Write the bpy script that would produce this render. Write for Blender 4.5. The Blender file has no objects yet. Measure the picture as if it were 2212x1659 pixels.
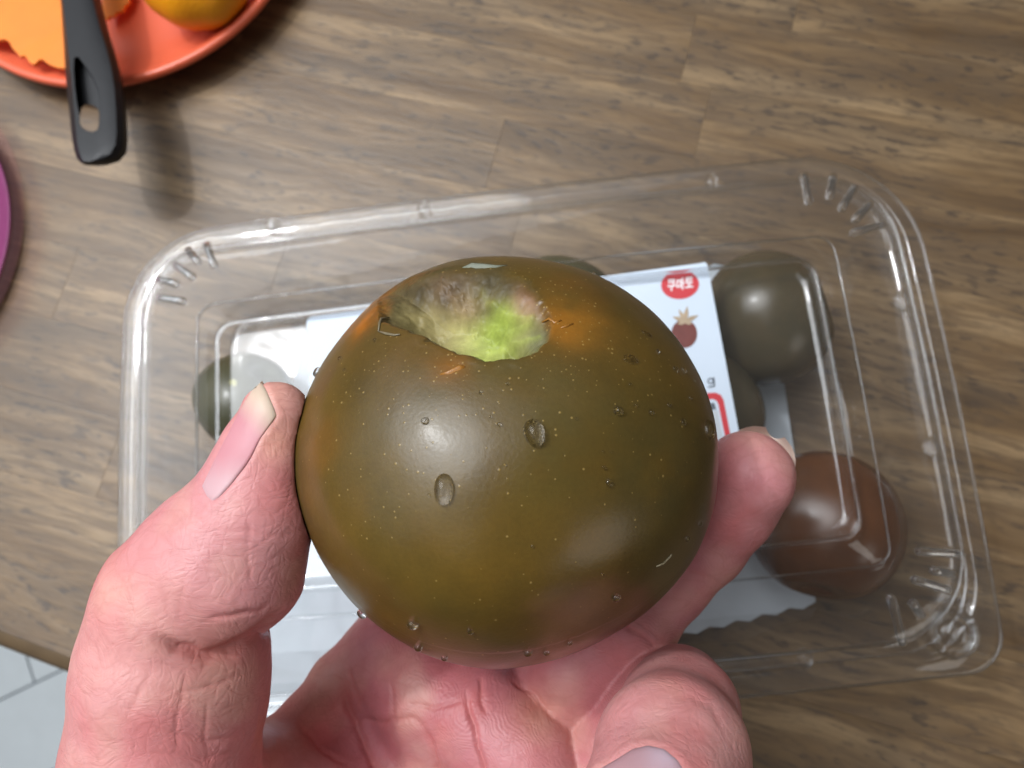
import bpy, bmesh, math, random
import numpy as np
from mathutils import Matrix, Vector

random.seed(7)
rng = np.random.default_rng(7)
SC = bpy.context.scene
COL = SC.collection

# ------------------------------------------------------------------ camera
PXW, PXH, FPX = 2212.0, 1659.0, 1662.0        # measuring frame of the photograph
RIM_H = 0.042                                 # height of the fruit box rim over the table
rx, ry, rz = (math.radians(a) for a in (-11.41, -4.38, 5.12))
RC = np.array(Matrix.Rotation(rx, 3, 'X') @ Matrix.Rotation(ry, 3, 'Y') @ Matrix.Rotation(rz, 3, 'Z'))
TC = np.array([0.0044, -0.0172, -0.27])
CAM_LOC = RC.T @ (-TC) + np.array([0, 0, RIM_H])
cam_data = bpy.data.cameras.new('camera')
cam = bpy.data.objects.new('camera', cam_data)
COL.objects.link(cam)
M4 = Matrix(RC.T.tolist()).to_4x4()
M4.translation = Vector(CAM_LOC.tolist())
cam.matrix_world = M4
cam_data.sensor_width = 36.0
cam_data.sensor_fit = 'HORIZONTAL'
cam_data.lens = 36.0 * FPX / PXW
cam_data.clip_start = 0.005
cam_data.clip_end = 50
cam_data.dof.use_dof = True
cam_data.dof.focus_distance = 0.128
cam_data.dof.aperture_fstop = 24.0
SC.camera = cam


def c2w(P):
    """camera space (x right, y up, z back) to world"""
    return (np.asarray(P, float) - TC) @ RC + np.array([0, 0, RIM_H])


def w2c(P):
    return (np.asarray(P, float) - np.array([0, 0, RIM_H])) @ RC.T + TC


def cpt(px, py, Z):
    return np.array([(px - PXW / 2) / FPX * Z, -(py - PXH / 2) / FPX * Z, -Z])


def at(px, py, Z):
    return c2w(cpt(px, py, Z))


def cdir(d):
    d = np.asarray(d, float)
    d = d @ RC
    return d / np.linalg.norm(d)


def on_plane(px, py, z):
    d = cdir([(px - PXW / 2) / FPX, -(py - PXH / 2) / FPX, -1.0])
    t = (z - CAM_LOC[2]) / d[2]
    return CAM_LOC + d * t


# ------------------------------------------------------------------ world, lamps, exposure
world = bpy.data.worlds.new('World')
SC.world = world
world.use_nodes = True
bg = world.node_tree.nodes['Background']
bg.inputs['Color'].default_value = (1.0, 0.95, 0.90, 1)
bg.inputs['Strength'].default_value = 0.08

SC.view_settings.view_transform = 'Standard'
SC.view_settings.look = 'None'
SC.view_settings.exposure = -0.05
SC.view_settings.gamma = 1.0


def area(name, d, dist, size, power, color, shape='DISK', aim=(0.0, 0.0, 0.04), spread=180, look=None):
    L = bpy.data.lights.new(name, 'AREA')
    L.shape = shape
    L.size = size
    L.energy = power
    L.color = color
    L.spread = math.radians(spread)
    o = bpy.data.objects.new(name, L)
    COL.objects.link(o)
    p = np.array(aim) + cdir(d) * dist
    o.location = Vector(p.tolist())
    o.rotation_euler = Vector((p - np.array(look or aim)).tolist()).to_track_quat('Z', 'Y').to_euler()
    return o


# the ceiling lamp mirrors in the flat of the lid at this picture point
_p = on_plane(605, 738, RIM_H + 0.018)
_d = (_p - CAM_LOC) / np.linalg.norm(_p - CAM_LOC)
_r = _d * np.array([1, 1, -1])
area('lamp_core', _r @ RC.T, 1.10, 0.055, 1.15, (0.96, 0.98, 1.0), aim=tuple(_p), spread=100, look=(-0.10, 0.05, 0.0))
area('ceiling_lamp', _r @ RC.T, 1.12, 0.95, 3.9, (0.94, 0.97, 1.0), aim=tuple(_p), spread=95, look=(-0.16, 0.08, 0.0))
area('ceiling_panel', (-0.64, 0.36, 0.76), 1.05, 1.75, 6.5, (0.88, 0.94, 1.0), 'SQUARE', aim=(-0.10, 0.03, 0.0), spread=115, look=(-0.26, 0.10, 0.0))
area('far_lamp', (0.58, -0.46, 0.58), 1.5, 0.60, 1.6, (1.0, 0.95, 0.88))

# ------------------------------------------------------------------ helpers


def mesh_obj(name, verts, faces, mat=None, parent=None, smooth=True, link=True):
    me = bpy.data.meshes.new(name)
    me.from_pydata([tuple(map(float, v)) for v in verts], [], [tuple(map(int, f)) for f in faces])
    me.update()
    o = bpy.data.objects.new(name, me)
    COL.objects.link(o)
    if mat is not None:
        me.materials.append(mat)
    if smooth:
        me.polygons.foreach_set('use_smooth', [True] * len(me.polygons))
    if parent is not None:
        o.parent = parent
    return o


def empty(name, loc):
    o = bpy.data.objects.new(name, None)
    o.empty_display_size = 0.01
    COL.objects.link(o)
    o.location = Vector([float(a) for a in loc])
    bpy.context.view_layer.update()
    return o


def child(o, parent):
    """parent keeping the world position (parents are unrotated empties or meshes)"""
    o.parent = parent
    o.matrix_parent_inverse = Matrix.Translation(parent.location).inverted()
    return o


def tag(o, label=None, cat=None, group=None, kind=None):
    for k, v in (('label', label), ('category', cat), ('group', group), ('kind', kind)):
        if v:
            o[k] = v
    return o


def set_color_attr(o, name, rgb):
    a = o.data.attributes.new(name, 'FLOAT_COLOR', 'POINT')
    c = np.ones((len(o.data.vertices), 4), np.float32)
    c[:, :3] = rgb
    a.data.foreach_set('color', c.ravel())


def set_float_attr(o, name, val):
    a = o.data.attributes.new(name, 'FLOAT', 'POINT')
    a.data.foreach_set('value', np.asarray(val, np.float32))


_perm = rng.permutation(256)
_grad = rng.random(256) * 2 - 1


def vnoise(P):
    """smooth value noise in [-1,1], P: (n,3)"""
    P = np.asarray(P, float)
    i = np.floor(P).astype(int)
    f = P - i
    f = f * f * (3 - 2 * f)
    out = 0
    for dx in (0, 1):
        for dy in (0, 1):
            for dz in (0, 1):
                h = _perm[(_perm[(_perm[(i[:, 0] + dx) & 255] + i[:, 1] + dy) & 255] + i[:, 2] + dz) & 255]
                w = (f[:, 0] if dx else 1 - f[:, 0]) * (f[:, 1] if dy else 1 - f[:, 1]) * (f[:, 2] if dz else 1 - f[:, 2])
                out = out + w * _grad[h]
    return out


def fbm(P, n=3):
    return sum(vnoise(np.asarray(P) * 2 ** k + 17.3 * k) / 2 ** k for k in range(n))


def sstep(a, b, x):
    t = np.clip((x - a) / (b - a), 0, 1)
    return t * t * (3 - 2 * t)


# ---- node helper
class NT:
    def __init__(self, name):
        self.m = bpy.data.materials.new(name)
        self.m.use_nodes = True
        self.t = self.m.node_tree
        self.t.nodes.clear()
        self.out = self.t.nodes.new('ShaderNodeOutputMaterial')

    def n(self, typ, props=None, **ins):
        nd = self.t.nodes.new('ShaderNode' + typ)
        for k, v in (props or {}).items():
            setattr(nd, k, v)
        for k, v in ins.items():
            self.put(nd, k, v)
        return nd

    def put(self, nd, k, v):
        key = int(k[1:]) if k[0] == 'i' and k[1:].isdigit() else k.replace('_', ' ')
        s = nd.inputs[key]
        if isinstance(v, bpy.types.NodeSocket):
            self.t.links.new(v, s)
        else:
            if isinstance(v, (tuple, list)) and len(v) == 3 and s.type == 'RGBA':
                v = (*v, 1)
            s.default_value = v

    def math(self, op, a, b=0.0, c=0.0, clamp=False):
        return self.n('Math', dict(operation=op, use_clamp=clamp), i0=a, i1=b, i2=c).outputs[0]

    def mix(self, fac, a, b, blend='MIX'):
        nd = self.n('Mix', dict(data_type='RGBA', blend_type=blend))
        self.put(nd, 'i0', fac)
        self.put(nd, 'i6', a)
        self.put(nd, 'i7', b)
        return nd.outputs[2]

    def ramp(self, fac, stops):
        nd = self.n('ValToRGB', None, Fac=fac)
        r = nd.color_ramp
        while len(r.elements) < len(stops):
            r.elements.new(0.5)
        for e, (p, c) in zip(r.elements, stops):
            e.position = p
            e.color = (*c, 1) if len(c) == 3 else c
        return nd.outputs[0]

    def coords(self, scale=(1, 1, 1), rot=(0, 0, 0), kind='Object', loc=None):
        tc = self.n('TexCoord').outputs[kind]
        mp = self.n('Mapping', None, Vector=tc, Scale=scale, Rotation=rot)
        if loc is not None:
            self.put(mp, 'Location', loc)
        return mp.outputs[0]

    def noise(self, vec, scale, detail=3.0, rough=0.55, dist=0.0):
        return self.n('TexNoise', None, Vector=vec, Scale=scale, Detail=detail, Roughness=rough, Distortion=dist).outputs[0]

    def bump(self, h, strength, dist, normal=None):
        nd = self.n('Bump', None, Height=h, Strength=strength, Distance=dist)
        if normal is not None:
            self.put(nd, 'Normal', normal)
        return nd.outputs[0]

    def done(self, shader):
        self.t.links.new(shader, self.out.inputs['Surface'])
        return self.m


def principled(t, **k):
    return t.n('BsdfPrincipled', None, **k)


def simple_mat(name, color, rough=0.5, noise=0.0, nscale=200, **k):
    t = NT(name)
    c = t.coords()
    f = t.noise(c, nscale)
    col = t.mix(f, tuple(x * (1 - noise) for x in color), tuple(min(1, x * (1 + noise)) for x in color))
    b = t.bump(f, 0.15, 0.0004)
    p = principled(t, Base_Color=col, Roughness=rough, Normal=b, **k)
    return t.done(p.outputs[0])


def loft(rings, closed_last=True, closed_first=False):
    """rings: list of (n,3) arrays -> verts, faces"""
    n = len(rings[0])
    V = np.concatenate(rings)
    F = []
    for k in range(len(rings) - 1):
        a, b = k * n, (k + 1) * n
        for i in range(n):
            j = (i + 1) % n
            F.append((a + i, a + j, b + j, b + i))
    V = list(V)
    for want, k, flip in ((closed_last, len(rings) - 1, False), (closed_first, 0, True)):
        if want:
            V.append(rings[k].mean(0))
            c = len(V) - 1
            for i in range(n):
                j = (i + 1) % n
                f = (k * n + i, k * n + j, c)
                F.append(f[::-1] if flip else f)
    return V, F


def tube_rings(pts, radii, n=10, flat=1.0, up=None):
    pts = np.asarray(pts, float)
    rings = []
    up = np.array([0, 0, 1.0]) if up is None else np.asarray(up, float)
    for i, p in enumerate(pts):
        d = pts[min(i + 1, len(pts) - 1)] - pts[max(i - 1, 0)]
        d /= np.linalg.norm(d)
        s = np.cross(d, up)
        s /= np.linalg.norm(s)
        u = np.cross(s, d)
        a = np.linspace(0, 2 * np.pi, n, endpoint=False)
        rings.append(p + radii[i] * (np.cos(a)[:, None] * s + flat * np.sin(a)[:, None] * u))
    return rings


# ================================================================== TABLE
TABLE_T = 0.028
# the front edge of the table runs through these two picture points
e0, e1 = on_plane(0, 1386, 0)[:2], on_plane(186, 1458, 0)[:2]
gd = (e1 - e0) / np.linalg.norm(e1 - e0)       # along the edge
ga = math.atan2(gd[1], gd[0]) + math.radians(3.0)   # grain direction
g = np.array([math.cos(ga), math.sin(ga)])
gp = np.array([-g[1], g[0]])                   # away from the edge


def wood_material():
    t = NT('acacia wood')
    oi = t.n('ObjectInfo')
    rnd = oi.outputs['Random']
    geo = t.n('TexCoord').outputs['Object']
    off = t.n('VectorMath', dict(operation='SCALE'))
    cmb = t.n('CombineXYZ', None, X=t.math('MULTIPLY', rnd, 37.0), Y=t.math('MULTIPLY', rnd, 91.0), Z=t.math('MULTIPLY', rnd, 13.0))
    v = t.n('VectorMath', dict(operation='ADD'), i0=geo, i1=cmb.outputs[0]).outputs[0]
    # warp so that the grain swims
    wn = t.n('TexNoise', None, Vector=t.n('Mapping', None, Vector=v, Scale=(9, 26, 20)).outputs[0], Scale=1.0, Detail=2.0)
    wv = t.n('VectorMath', dict(operation='SCALE'), i0=wn.outputs['Color'])
    wv.inputs['Scale'].default_value = 0.020
    v2 = t.n('VectorMath', dict(operation='ADD'), i0=v, i1=wv.outputs[0]).outputs[0]
    band = t.noise(t.n('Mapping', None, Vector=v2, Scale=(5, 60, 40)).outputs[0], 1.0, 4, 0.6)
    streak = t.noise(t.n('Mapping', None, Vector=v2, Scale=(24, 330, 200)).outputs[0], 1.0, 4, 0.65)
    fine = t.noise(t.n('Mapping', None, Vector=v2, Scale=(90, 1400, 600)).outputs[0], 1.0, 3, 0.6)
    blot = t.noise(t.n('Mapping', None, Vector=v2, Scale=(22, 50, 40)).outputs[0], 1.0, 4, 0.6)
    pore = t.noise(t.n('Mapping', None, Vector=v2, Scale=(120, 430, 300)).outputs[0], 1.0, 2, 0.6)
    pm = t.ramp(pore, [(0.54, (0, 0, 0)), (0.66, (1, 1, 1))])
    patch = t.ramp(blot, [(0.40, (0, 0, 0)), (0.62, (1, 1, 1))])
    base = t.ramp(band, [(0.28, (0.080, 0.044, 0.019)), (0.48, (0.190, 0.117, 0.056)), (0.68, (0.330, 0.222, 0.118))])
    base = t.mix(t.math('MULTIPLY', t.ramp(streak, [(0.45, (0, 0, 0)), (0.60, (1, 1, 1))]), 0.66), base, (0.110, 0.066, 0.034))
    base = t.mix(t.math('MULTIPLY', patch, 0.45), base, (0.120, 0.085, 0.055))
    base = t.mix(t.math('MULTIPLY', t.math('MULTIPLY', pm, t.math('ADD', patch, 0.25, clamp=True)), 0.85), base, (0.070, 0.050, 0.036))
    base = t.mix(t.math('MULTIPLY', t.ramp(fine, [(0.50, (0, 0, 0)), (0.72, (1, 1, 1))]), 0.22), base, (0.09, 0.06, 0.04))
    kv = t.n('TexVoronoi', None, Vector=t.n('Mapping', None, Vector=v2, Scale=(8, 21, 1)).outputs[0], Scale=1.0)
    km = t.ramp(kv.outputs['Distance'], [(0.05, (1, 1, 1)), (0.33, (0, 0, 0))])
    kr = t.math('ADD', t.math('MULTIPLY', t.math('SINE', t.math('ADD', t.math('MULTIPLY', kv.outputs['Distance'], 55.0), t.math('MULTIPLY', band, 14.0))), 0.4), 0.6)
    ks = t.math('GREATER_THAN', t.n('SeparateColor', None, Color=kv.outputs['Color']).outputs[0], 0.45)
    base = t.mix(t.math('MULTIPLY', t.math('MULTIPLY', t.math('MULTIPLY', km, kr), ks), 0.85), base, (0.070, 0.048, 0.032))
    hs = t.n('HueSaturation', None, Color=base, Hue=0.5, Saturation=1.0, Value=t.math('ADD', t.math('MULTIPLY', rnd, 0.12), 0.92))
    h = t.math('ADD', t.math('MULTIPLY', streak, -0.6), t.math('MULTIPLY', pore, -0.6))
    b = t.bump(h, 0.35, 0.0006)
    rgh = t.math('ADD', t.math('MULTIPLY', streak, 0.16), 0.34)
    p = principled(t, Base_Color=hs.outputs[0], Roughness=rgh, Normal=b, Specular_IOR_Level=0.5)
    return t.done(p.outputs[0])


WOOD = wood_material()


def clip_half(poly, n, c):
    """keep points with n.p >= c"""
    out = []
    for i in range(len(poly)):
        a, b = poly[i], poly[(i + 1) % len(poly)]
        da, db = a @ n - c, b @ n - c
        if da >= 0:
            out.append(a)
        if (da >= 0) != (db >= 0):
            out.append(a + (b - a) * da / (da - db))
    return out


table = empty('table', (0, 0, -TABLE_T))
tag(table, 'brown wooden table top of joined staves under the clear fruit box', 'table')
en = np.array([-gd[1], gd[0]])                 # inward normal of the front edge
ec = e0 @ en
# staves laid along the grain; the end joints seen in the photograph fix some of the cuts
seams_px = [((1094, 248), (1046, 416)), ((1487, 120), (1455, 224)), ((1723, 12), (1700, 108)), ((260, 946), (208, 1054))]
s_uv = []
for a, b in seams_px:
    m = on_plane((a[0] + b[0]) / 2, (a[1] + b[1]) / 2, 0)[:2]
    s_uv.append((m @ g, m @ gp))
row_w = 0.034
v_ref = s_uv[0][1]
r0 = int(math.floor((-0.62 - v_ref) / row_w))
for r in range(r0, r0 + 38):
    vc = v_ref + r * row_w
    if vc > 0.55:
        break
    fixed = [u for (u, v) in s_uv if abs(v - vc) < row_w / 2]
    cuts = []
    u = -0.62 + random.uniform(0, 0.3)
    while u < 0.66:
        if not any(abs(u - f) < 0.13 for f in fixed):
            cuts.append(u)
        u += random.uniform(0.20, 0.36)
    cuts = sorted(cuts + fixed)
    cuts = [-0.70] + cuts + [0.72]
    for a, b in zip(cuts[:-1], cuts[1:]):
        gap = 0.00003
        poly = [np.array(q) for q in ((a + gap, vc - row_w / 2 + gap), (b - gap, vc - row_w / 2 + gap),
                                      (b - gap, vc + row_w / 2 - gap), (a + gap, vc + row_w / 2 - gap))]
        poly = [g * q[0] + gp * q[1] for q in poly]
        poly = clip_half(poly, en, ec + 0.004)
        if len(poly) < 3:
            continue
        P = np.array(poly)
        c = P.mean(0)
        e = 0.00006
        inner = c + (P - c) * (1 - e / np.maximum(np.linalg.norm(P - c, axis=1, keepdims=True), 1e-4))
        n = len(P)
        local = lambda Q, z: [((q - c) @ g, (q - c) @ gp, z) for q in Q]
        V = local(P, -TABLE_T) + local(P, -e) + local(inner, 0)
        F = [tuple(range(n))[::-1], tuple(range(2 * n, 3 * n))]
        for k in (0, 1):
            for i in range(n):
                j = (i + 1) % n
                F.append((k * n + i, k * n + j, (k + 1) * n + j, (k + 1) * n + i))
        o = mesh_obj('stave', V, F, WOOD, smooth=False)
        o.location = (c[0], c[1], 0)
        o.rotation_euler = (0, 0, ga)
        bpy.context.view_layer.update()
        child(o, table)
# rounded front edge strip
prof = [(0.0038, -TABLE_T), (0.0, -TABLE_T + 0.003), (-0.0035, -TABLE_T + 0.008), (-0.0045, -0.012), (-0.0032, -0.005), (0.0, -0.0012), (0.0038, -0.0003)]
rings = []
for s in np.linspace(-0.5, 0.8, 30):
    q = e0 + gd * s
    rings.append(np.array([[*(q + en * (d if 0 else d)), z] for d, z in prof]))
V, F = [], []
for k, rg in enumerate(rings):
    V += list(rg)
    if k:
        a, b = (k - 1) * len(prof), k * len(prof)
        for i in range(len(prof) - 1):
            F.append((a + i, b + i, b + i + 1, a + i + 1))
EDGE = simple_mat('edge wood', (0.13, 0.085, 0.045), 0.5, 0.35, 60)
o = mesh_obj('edge_strip', V, F, EDGE)
child(o, table)

# ================================================================== FLOOR
FLOOR_Z = -0.74
TILE = simple_mat('pale vinyl floor', (0.84, 0.90, 0.93), 0.45, 0.06, 30)
GROUT = simple_mat('floor base', (0.22, 0.25, 0.28), 0.8, 0.1, 30)
fl = mesh_obj('floor', [(-4, -4, FLOOR_Z), (4, -4, FLOOR_Z), (4, 4, FLOOR_Z), (-4, 4, FLOOR_Z)], [(0, 1, 2, 3)], GROUT, smooth=False)
tag(fl, 'pale bluish plank floor far below the table edge', 'floor', kind='structure')
fa, fb = on_plane(0, 1510, FLOOR_Z)[:2], on_plane(120, 1452, FLOOR_Z)[:2]
fd = (fb - fa) / np.linalg.norm(fb - fa)
fp = np.array([-fd[1], fd[0]])
fo, _, _ = on_plane(70, 1440, FLOOR_Z), 0, 0
fo = fo[:2]
wj = 0.115
for r in range(-7, 5):
    for c in range(-3, 4):
        u0 = c * 0.62 + (0.0 if r == 0 else 0.17 * ((r * 2) % 5))
        q = fa + 0 * fo
        base_u = (fo - fa) @ fd
        V = []
        for (uu, vv, z) in ((0, 0, 0.003), (0.617, 0, 0.003), (0.617, wj - 0.003, 0.003), (0, wj - 0.003, 0.003)):
            V.append((uu, vv, z))
        V = [(x, y, 0.0005) for x, y, z in V] + V
        F = [(4, 5, 6, 7)] + [(i, (i + 1) % 4, 4 + (i + 1) % 4, 4 + i) for i in range(4)]
        o = mesh_obj('plank', V, F, TILE, smooth=False)
        loc = fa + fd * (base_u + u0) + fp * (r * wj)
        o.location = (loc[0], loc[1], FLOOR_Z)
        o.rotation_euler = (0, 0, math.atan2(fd[1], fd[0]))
        bpy.context.view_layer.update()
        child(o, fl)

# ================================================================== FRUIT BOX


def plastic(name, strength=1.0, tint=0.97, rough=0.05, haze=0.008, bumpy=0.07):
    t = NT(name)
    c = t.coords()
    nb = t.noise(c, 55, 3, 0.5)
    nb2 = t.noise(c, 240, 2, 0.5)
    h = t.math('ADD', nb, t.math('MULTIPLY', nb2, 0.05))
    b = t.bump(h, bumpy, 0.0022)
    fr = t.n('LayerWeight', None, Blend=0.30, Normal=b).outputs['Facing']
    fr2 = t.math('POWER', fr, 2.5)
    fac = t.math('MULTIPLY', t.math('ADD', t.math('MULTIPLY', fr2, 0.85), 0.055), strength, clamp=True)
    trn = t.n('BsdfTransparent', None, Color=t.mix(fr2, (tint, tint, tint), (0.50, 0.52, 0.54)))
    gl1 = t.n('BsdfGlossy', None, Color=(1, 1, 1), Roughness=rough, Normal=b)
    gl2 = t.n('BsdfGlossy', None, Color=(1, 1, 1), Roughness=0.34, Normal=b)
    gl = t.n('MixShader', None, i0=0.18, i1=gl1.outputs[0], i2=gl2.outputs[0])
    df = t.n('BsdfDiffuse', None, Color=(0.8, 0.85, 0.9))
    m0 = t.n('MixShader', None, i0=haze, i1=trn.outputs[0], i2=df.outputs[0])
    m1 = t.n('MixShader', None, i0=fac, i1=m0.outputs[0], i2=gl.outputs[0])
    return t.done(m1.outputs[0])


CLEAR = plastic('clear lid plastic', 1.0)
CLEAR_B = plastic('clear tray plastic', 0.8, 0.975, 0.08, 0.006)


def rib_plastic():
    t = NT('clear rib plastic')
    p = principled(t, Base_Color=(0.96, 0.97, 0.98), Roughness=0.06, IOR=1.5, Transmission_Weight=1.0)
    tr = t.n('BsdfTransparent', None, Color=(0.92, 0.93, 0.94))
    return t.done(t.n('MixShader', None, i0=0.25, i1=p.outputs[0], i2=tr.outputs[0]).outputs[0])


CLEAR_R = rib_plastic()

HX, HY = 0.1459, 0.0906


def rrect(inset, z, rads, nc=14, ns=26, bulge=0.0022):
    """rounded rectangle ring, corners TL, TR, BR, BL radii, counter-clockwise from BL"""
    hx, hy = HX - inset, HY - inset
    pts = []
    cor = [(-hx, -hy, rads[3], 180), (hx, -hy, rads[2], 270), (hx, hy, rads[1], 0), (-hx, hy, rads[0], 90)]
    for k, (cx, cy, r, a0) in enumerate(cor):
        r = max(r - inset, 0.006)
        ox, oy = cx - math.copysign(r, cx), cy - math.copysign(r, cy)
        for i in range(nc):
            a = math.radians(a0 + 90.0 * i / (nc - 1))
            pts.append((ox + r * math.cos(a), oy + r * math.sin(a)))
        nx = cor[(k + 1) % 4]
        r2 = max(nx[2] - inset, 0.006)
        q = np.array(pts[-1])
        ox2, oy2 = nx[0] - math.copysign(r2, nx[0]), nx[1] - math.copysign(r2, nx[1])
        a = math.radians(nx[3])
        w = np.array([ox2 + r2 * math.cos(a), oy2 + r2 * math.sin(a)])
        for i in range(1, ns + 1):
            f = i / (ns + 1)
            pts.append(tuple(q + (w - q) * f))
    P = np.array(pts)
    bx = 1 - (P[:, 0] / HX) ** 2
    by = 1 - (P[:, 1] / HY) ** 2
    P[:, 1] += np.sign(P[:, 1]) * bulge * bx * (np.abs(P[:, 1]) > hy * 0.8)
    P[:, 0] += np.sign(P[:, 0]) * bulge * by * (np.abs(P[:, 0]) > hx * 0.8)
    return np.column_stack([P, np.full(len(P), RIM_H + z)])


box = empty('fruit_box', (0, 0, 0.001))
tag(box, 'clear plastic fruit box with closed ribbed lid on the wooden table', 'fruit box')
R_OUT = (0.034, 0.038, 0.012, 0.034)
R_IN = (0.034, 0.038, 0.040, 0.034)


def radii_at(i):
    f = min(1, i / 0.011)
    return tuple(a + (b - a) * f for a, b in zip(R_OUT, R_IN))


lid_prof = [(0.0002, -0.0035), (0, -0.0008), (0.0006, 0.0004), (0.0012, 0.0007), (0.0045, 0.0006), (0.0052, 0.0016), (0.0058, 0.0026), (0.0066, 0.0028),
            (0.0074, 0.0022), (0.0080, 0.0008), (0.0086, 0.0002), (0.0110, 0.0001), (0.0116, 0.0010), (0.0130, 0.0085), (0.0137, 0.0108),
            (0.0150, 0.0120), (0.0180, 0.0126), (0.0360, 0.0132), (0.0370, 0.0140), (0.0378, 0.0170), (0.0388, 0.0178), (0.0448, 0.0182), (0.0455, 0.0190),
            (0.0460, 0.0206), (0.0468, 0.0212), (0.0476, 0.0210), (0.0484, 0.0196), (0.0492, 0.0182), (0.0510, 0.0180), (0.07, 0.0180)]
rings = []
for i, z in lid_prof:
    rg = rrect(i, z, radii_at(i))
    if 0.0045 <= i <= 0.0074:
        top = (rg[:, 1] > 0.07) & (rg[:, 0] < 0.02)
        rg[top, 2] += 0.0007 * np.sin(rg[top, 0] * 2 * np.pi / 0.0054)
    rings.append(rg)
V, F = loft(rings)
PLATEAU = RIM_H + 0.0180
o = mesh_obj('lid', V, F, CLEAR)
lid = child(o, box)
base_prof = [(0.0012, -0.0016), (0.0095, -0.0016), (0.0125, -0.0030), (0.0150, -0.0080), (0.0168, -0.0095), (0.0215, -0.0380), (0.0235, -0.0402), (0.0290, -0.0404), (0.0310, -0.0385), (0.0330, -0.0385), (0.07, -0.0385)]
rings = [rrect(i, z, radii_at(i)) for i, z in base_prof]
V, F = loft(rings)
o = mesh_obj('tray', V, F, CLEAR_B)
child(o, box)


def rib(p, q, r):
    p, q = np.array(p), np.array(q)
    pts = [p + (q - p) * f for f in (-0.08, -0.03, 0.0, 0.25, 0.5, 0.75, 1.0, 1.05, 1.09)]
    rad = [0.15 * r, 0.7 * r, r, r, r, r, r, 0.7 * r, 0.12 * r]
    V, F = loft(tube_rings(pts, rad, 10), True, True)
    o = mesh_obj('rib', V, F, CLEAR_R)
    child(o, box)


Zr = RIM_H + 0.0128
rib_px = [((446, 528), (463, 574)), ((407, 540), (428, 566)), ((381, 573), (416, 599)), ((344, 604), (382, 613)), ((345, 643), (396, 651)),
          ((1736, 378), (1747, 436)), ((1800, 380), (1792, 425)), ((1845, 405), (1818, 450)), ((1880, 440), (1848, 474)), ((1910, 485), (1842, 503)),
          ((2075, 1196), (1985, 1190)), ((2060, 1240), (2015, 1232)), ((2050, 1275), (1975, 1252)), ((1990, 1330), (1970, 1300)), ((1950, 1390), (1925, 1292))]
for a, b in rib_px:
    pa, pb = on_plane(*a, Zr - 0.003), on_plane(*b, Zr + 0.0002)
    rib(pa, pb, 0.0015)
# small clips of the rim and the round press stud in the near right corner
for px, py in ((580, 480), (912, 445), (1540, 385), (1955, 640), (2020, 960), (1745, 1425)):
    p = on_plane(px, py, RIM_H + 0.004)
    rgs = []
    for s, z in ((1.0, -0.004), (1.0, -0.0028), (0.85, -0.0016), (0.5, -0.0012)):
        a = np.linspace(0, 2 * np.pi, 16, endpoint=False)
        rgs.append(p + np.column_stack([0.0024 * s * np.cos(a), 0.0034 * s * np.sin(a), np.full(16, z)]))
    V, F = loft(rgs)
    child(mesh_obj('clip', V, F, CLEAR_R), box)
p = on_plane(2050, 1365, RIM_H + 0.001)
rgs = []
for s, z in ((1.15, -0.004), (1.1, 0.001), (1.0, 0.0035), (0.86, 0.0042), (0.72, 0.0034), (0.62, 0.0014), (0.35, 0.0010), (0.25, 0.0022), (0.1, 0.0026)):
    a = np.linspace(0, 2 * np.pi, 28, endpoint=False)
    rgs.append(p + np.column_stack([0.0078 * s * np.cos(a), 0.0078 * s * np.sin(a), np.full(28, z)]))
V, F = loft(rgs)
child(mesh_obj('press_stud', V, F, CLEAR_R), box)

def bead(name, inset, z, rad, mat):
    """a fine solid edge running round the box"""
    path = rrect(inset, z, radii_at(inset))
    n_ = len(path)
    cen = np.array([0, 0, RIM_H + z])
    tan = np.roll(path, -1, 0) - np.roll(path, 1, 0)
    tan /= np.linalg.norm(tan, axis=1, keepdims=True)
    side = np.cross(tan, [0, 0, 1.0])
    rings = []
    for a in np.linspace(0, 2 * np.pi, 8, endpoint=False):
        rings.append(path + rad * (math.cos(a) * side + math.sin(a) * np.array([0, 0, 1.0])))
    V, F = loft(rings + rings[:1], False)
    o = mesh_obj(name, V, F, mat)
    child(o, box)


bead('rim_bead', 0.0002, -0.0010, 0.00055, CLEAR_R)
bead('rim_bead', 0.0086, 0.0008, 0.00040, CLEAR_R)
bead('frame_bead', 0.0470, 0.0212, 0.00060, CLEAR_R)
bead('frame_bead', 0.0375, 0.0166, 0.00035, CLEAR_R)
bead('wall_bead', 0.0140, 0.0116, 0.00045, CLEAR_R)

# ---- label card, part of the box
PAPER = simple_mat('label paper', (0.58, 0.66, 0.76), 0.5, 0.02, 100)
RED = simple_mat('label red', (0.55, 0.035, 0.045), 0.5, 0.05, 100)
WHITE = simple_mat('label white ink', (0.82, 0.80, 0.82), 0.5, 0.02, 100)
GREYP = simple_mat('label grey ink', (0.10, 0.115, 0.14), 0.5, 0.2, 100)
PALEP = simple_mat('label pale ink', (0.50, 0.54, 0.58), 0.5, 0.1, 400)
MAROON = simple_mat('label maroon ink', (0.15, 0.035, 0.028), 0.5, 0.25, 300)
BEIGE = simple_mat('label beige ink', (0.40, 0.30, 0.20), 0.5, 0.3, 400)
LZ = PLATEAU + 0.0005


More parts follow.
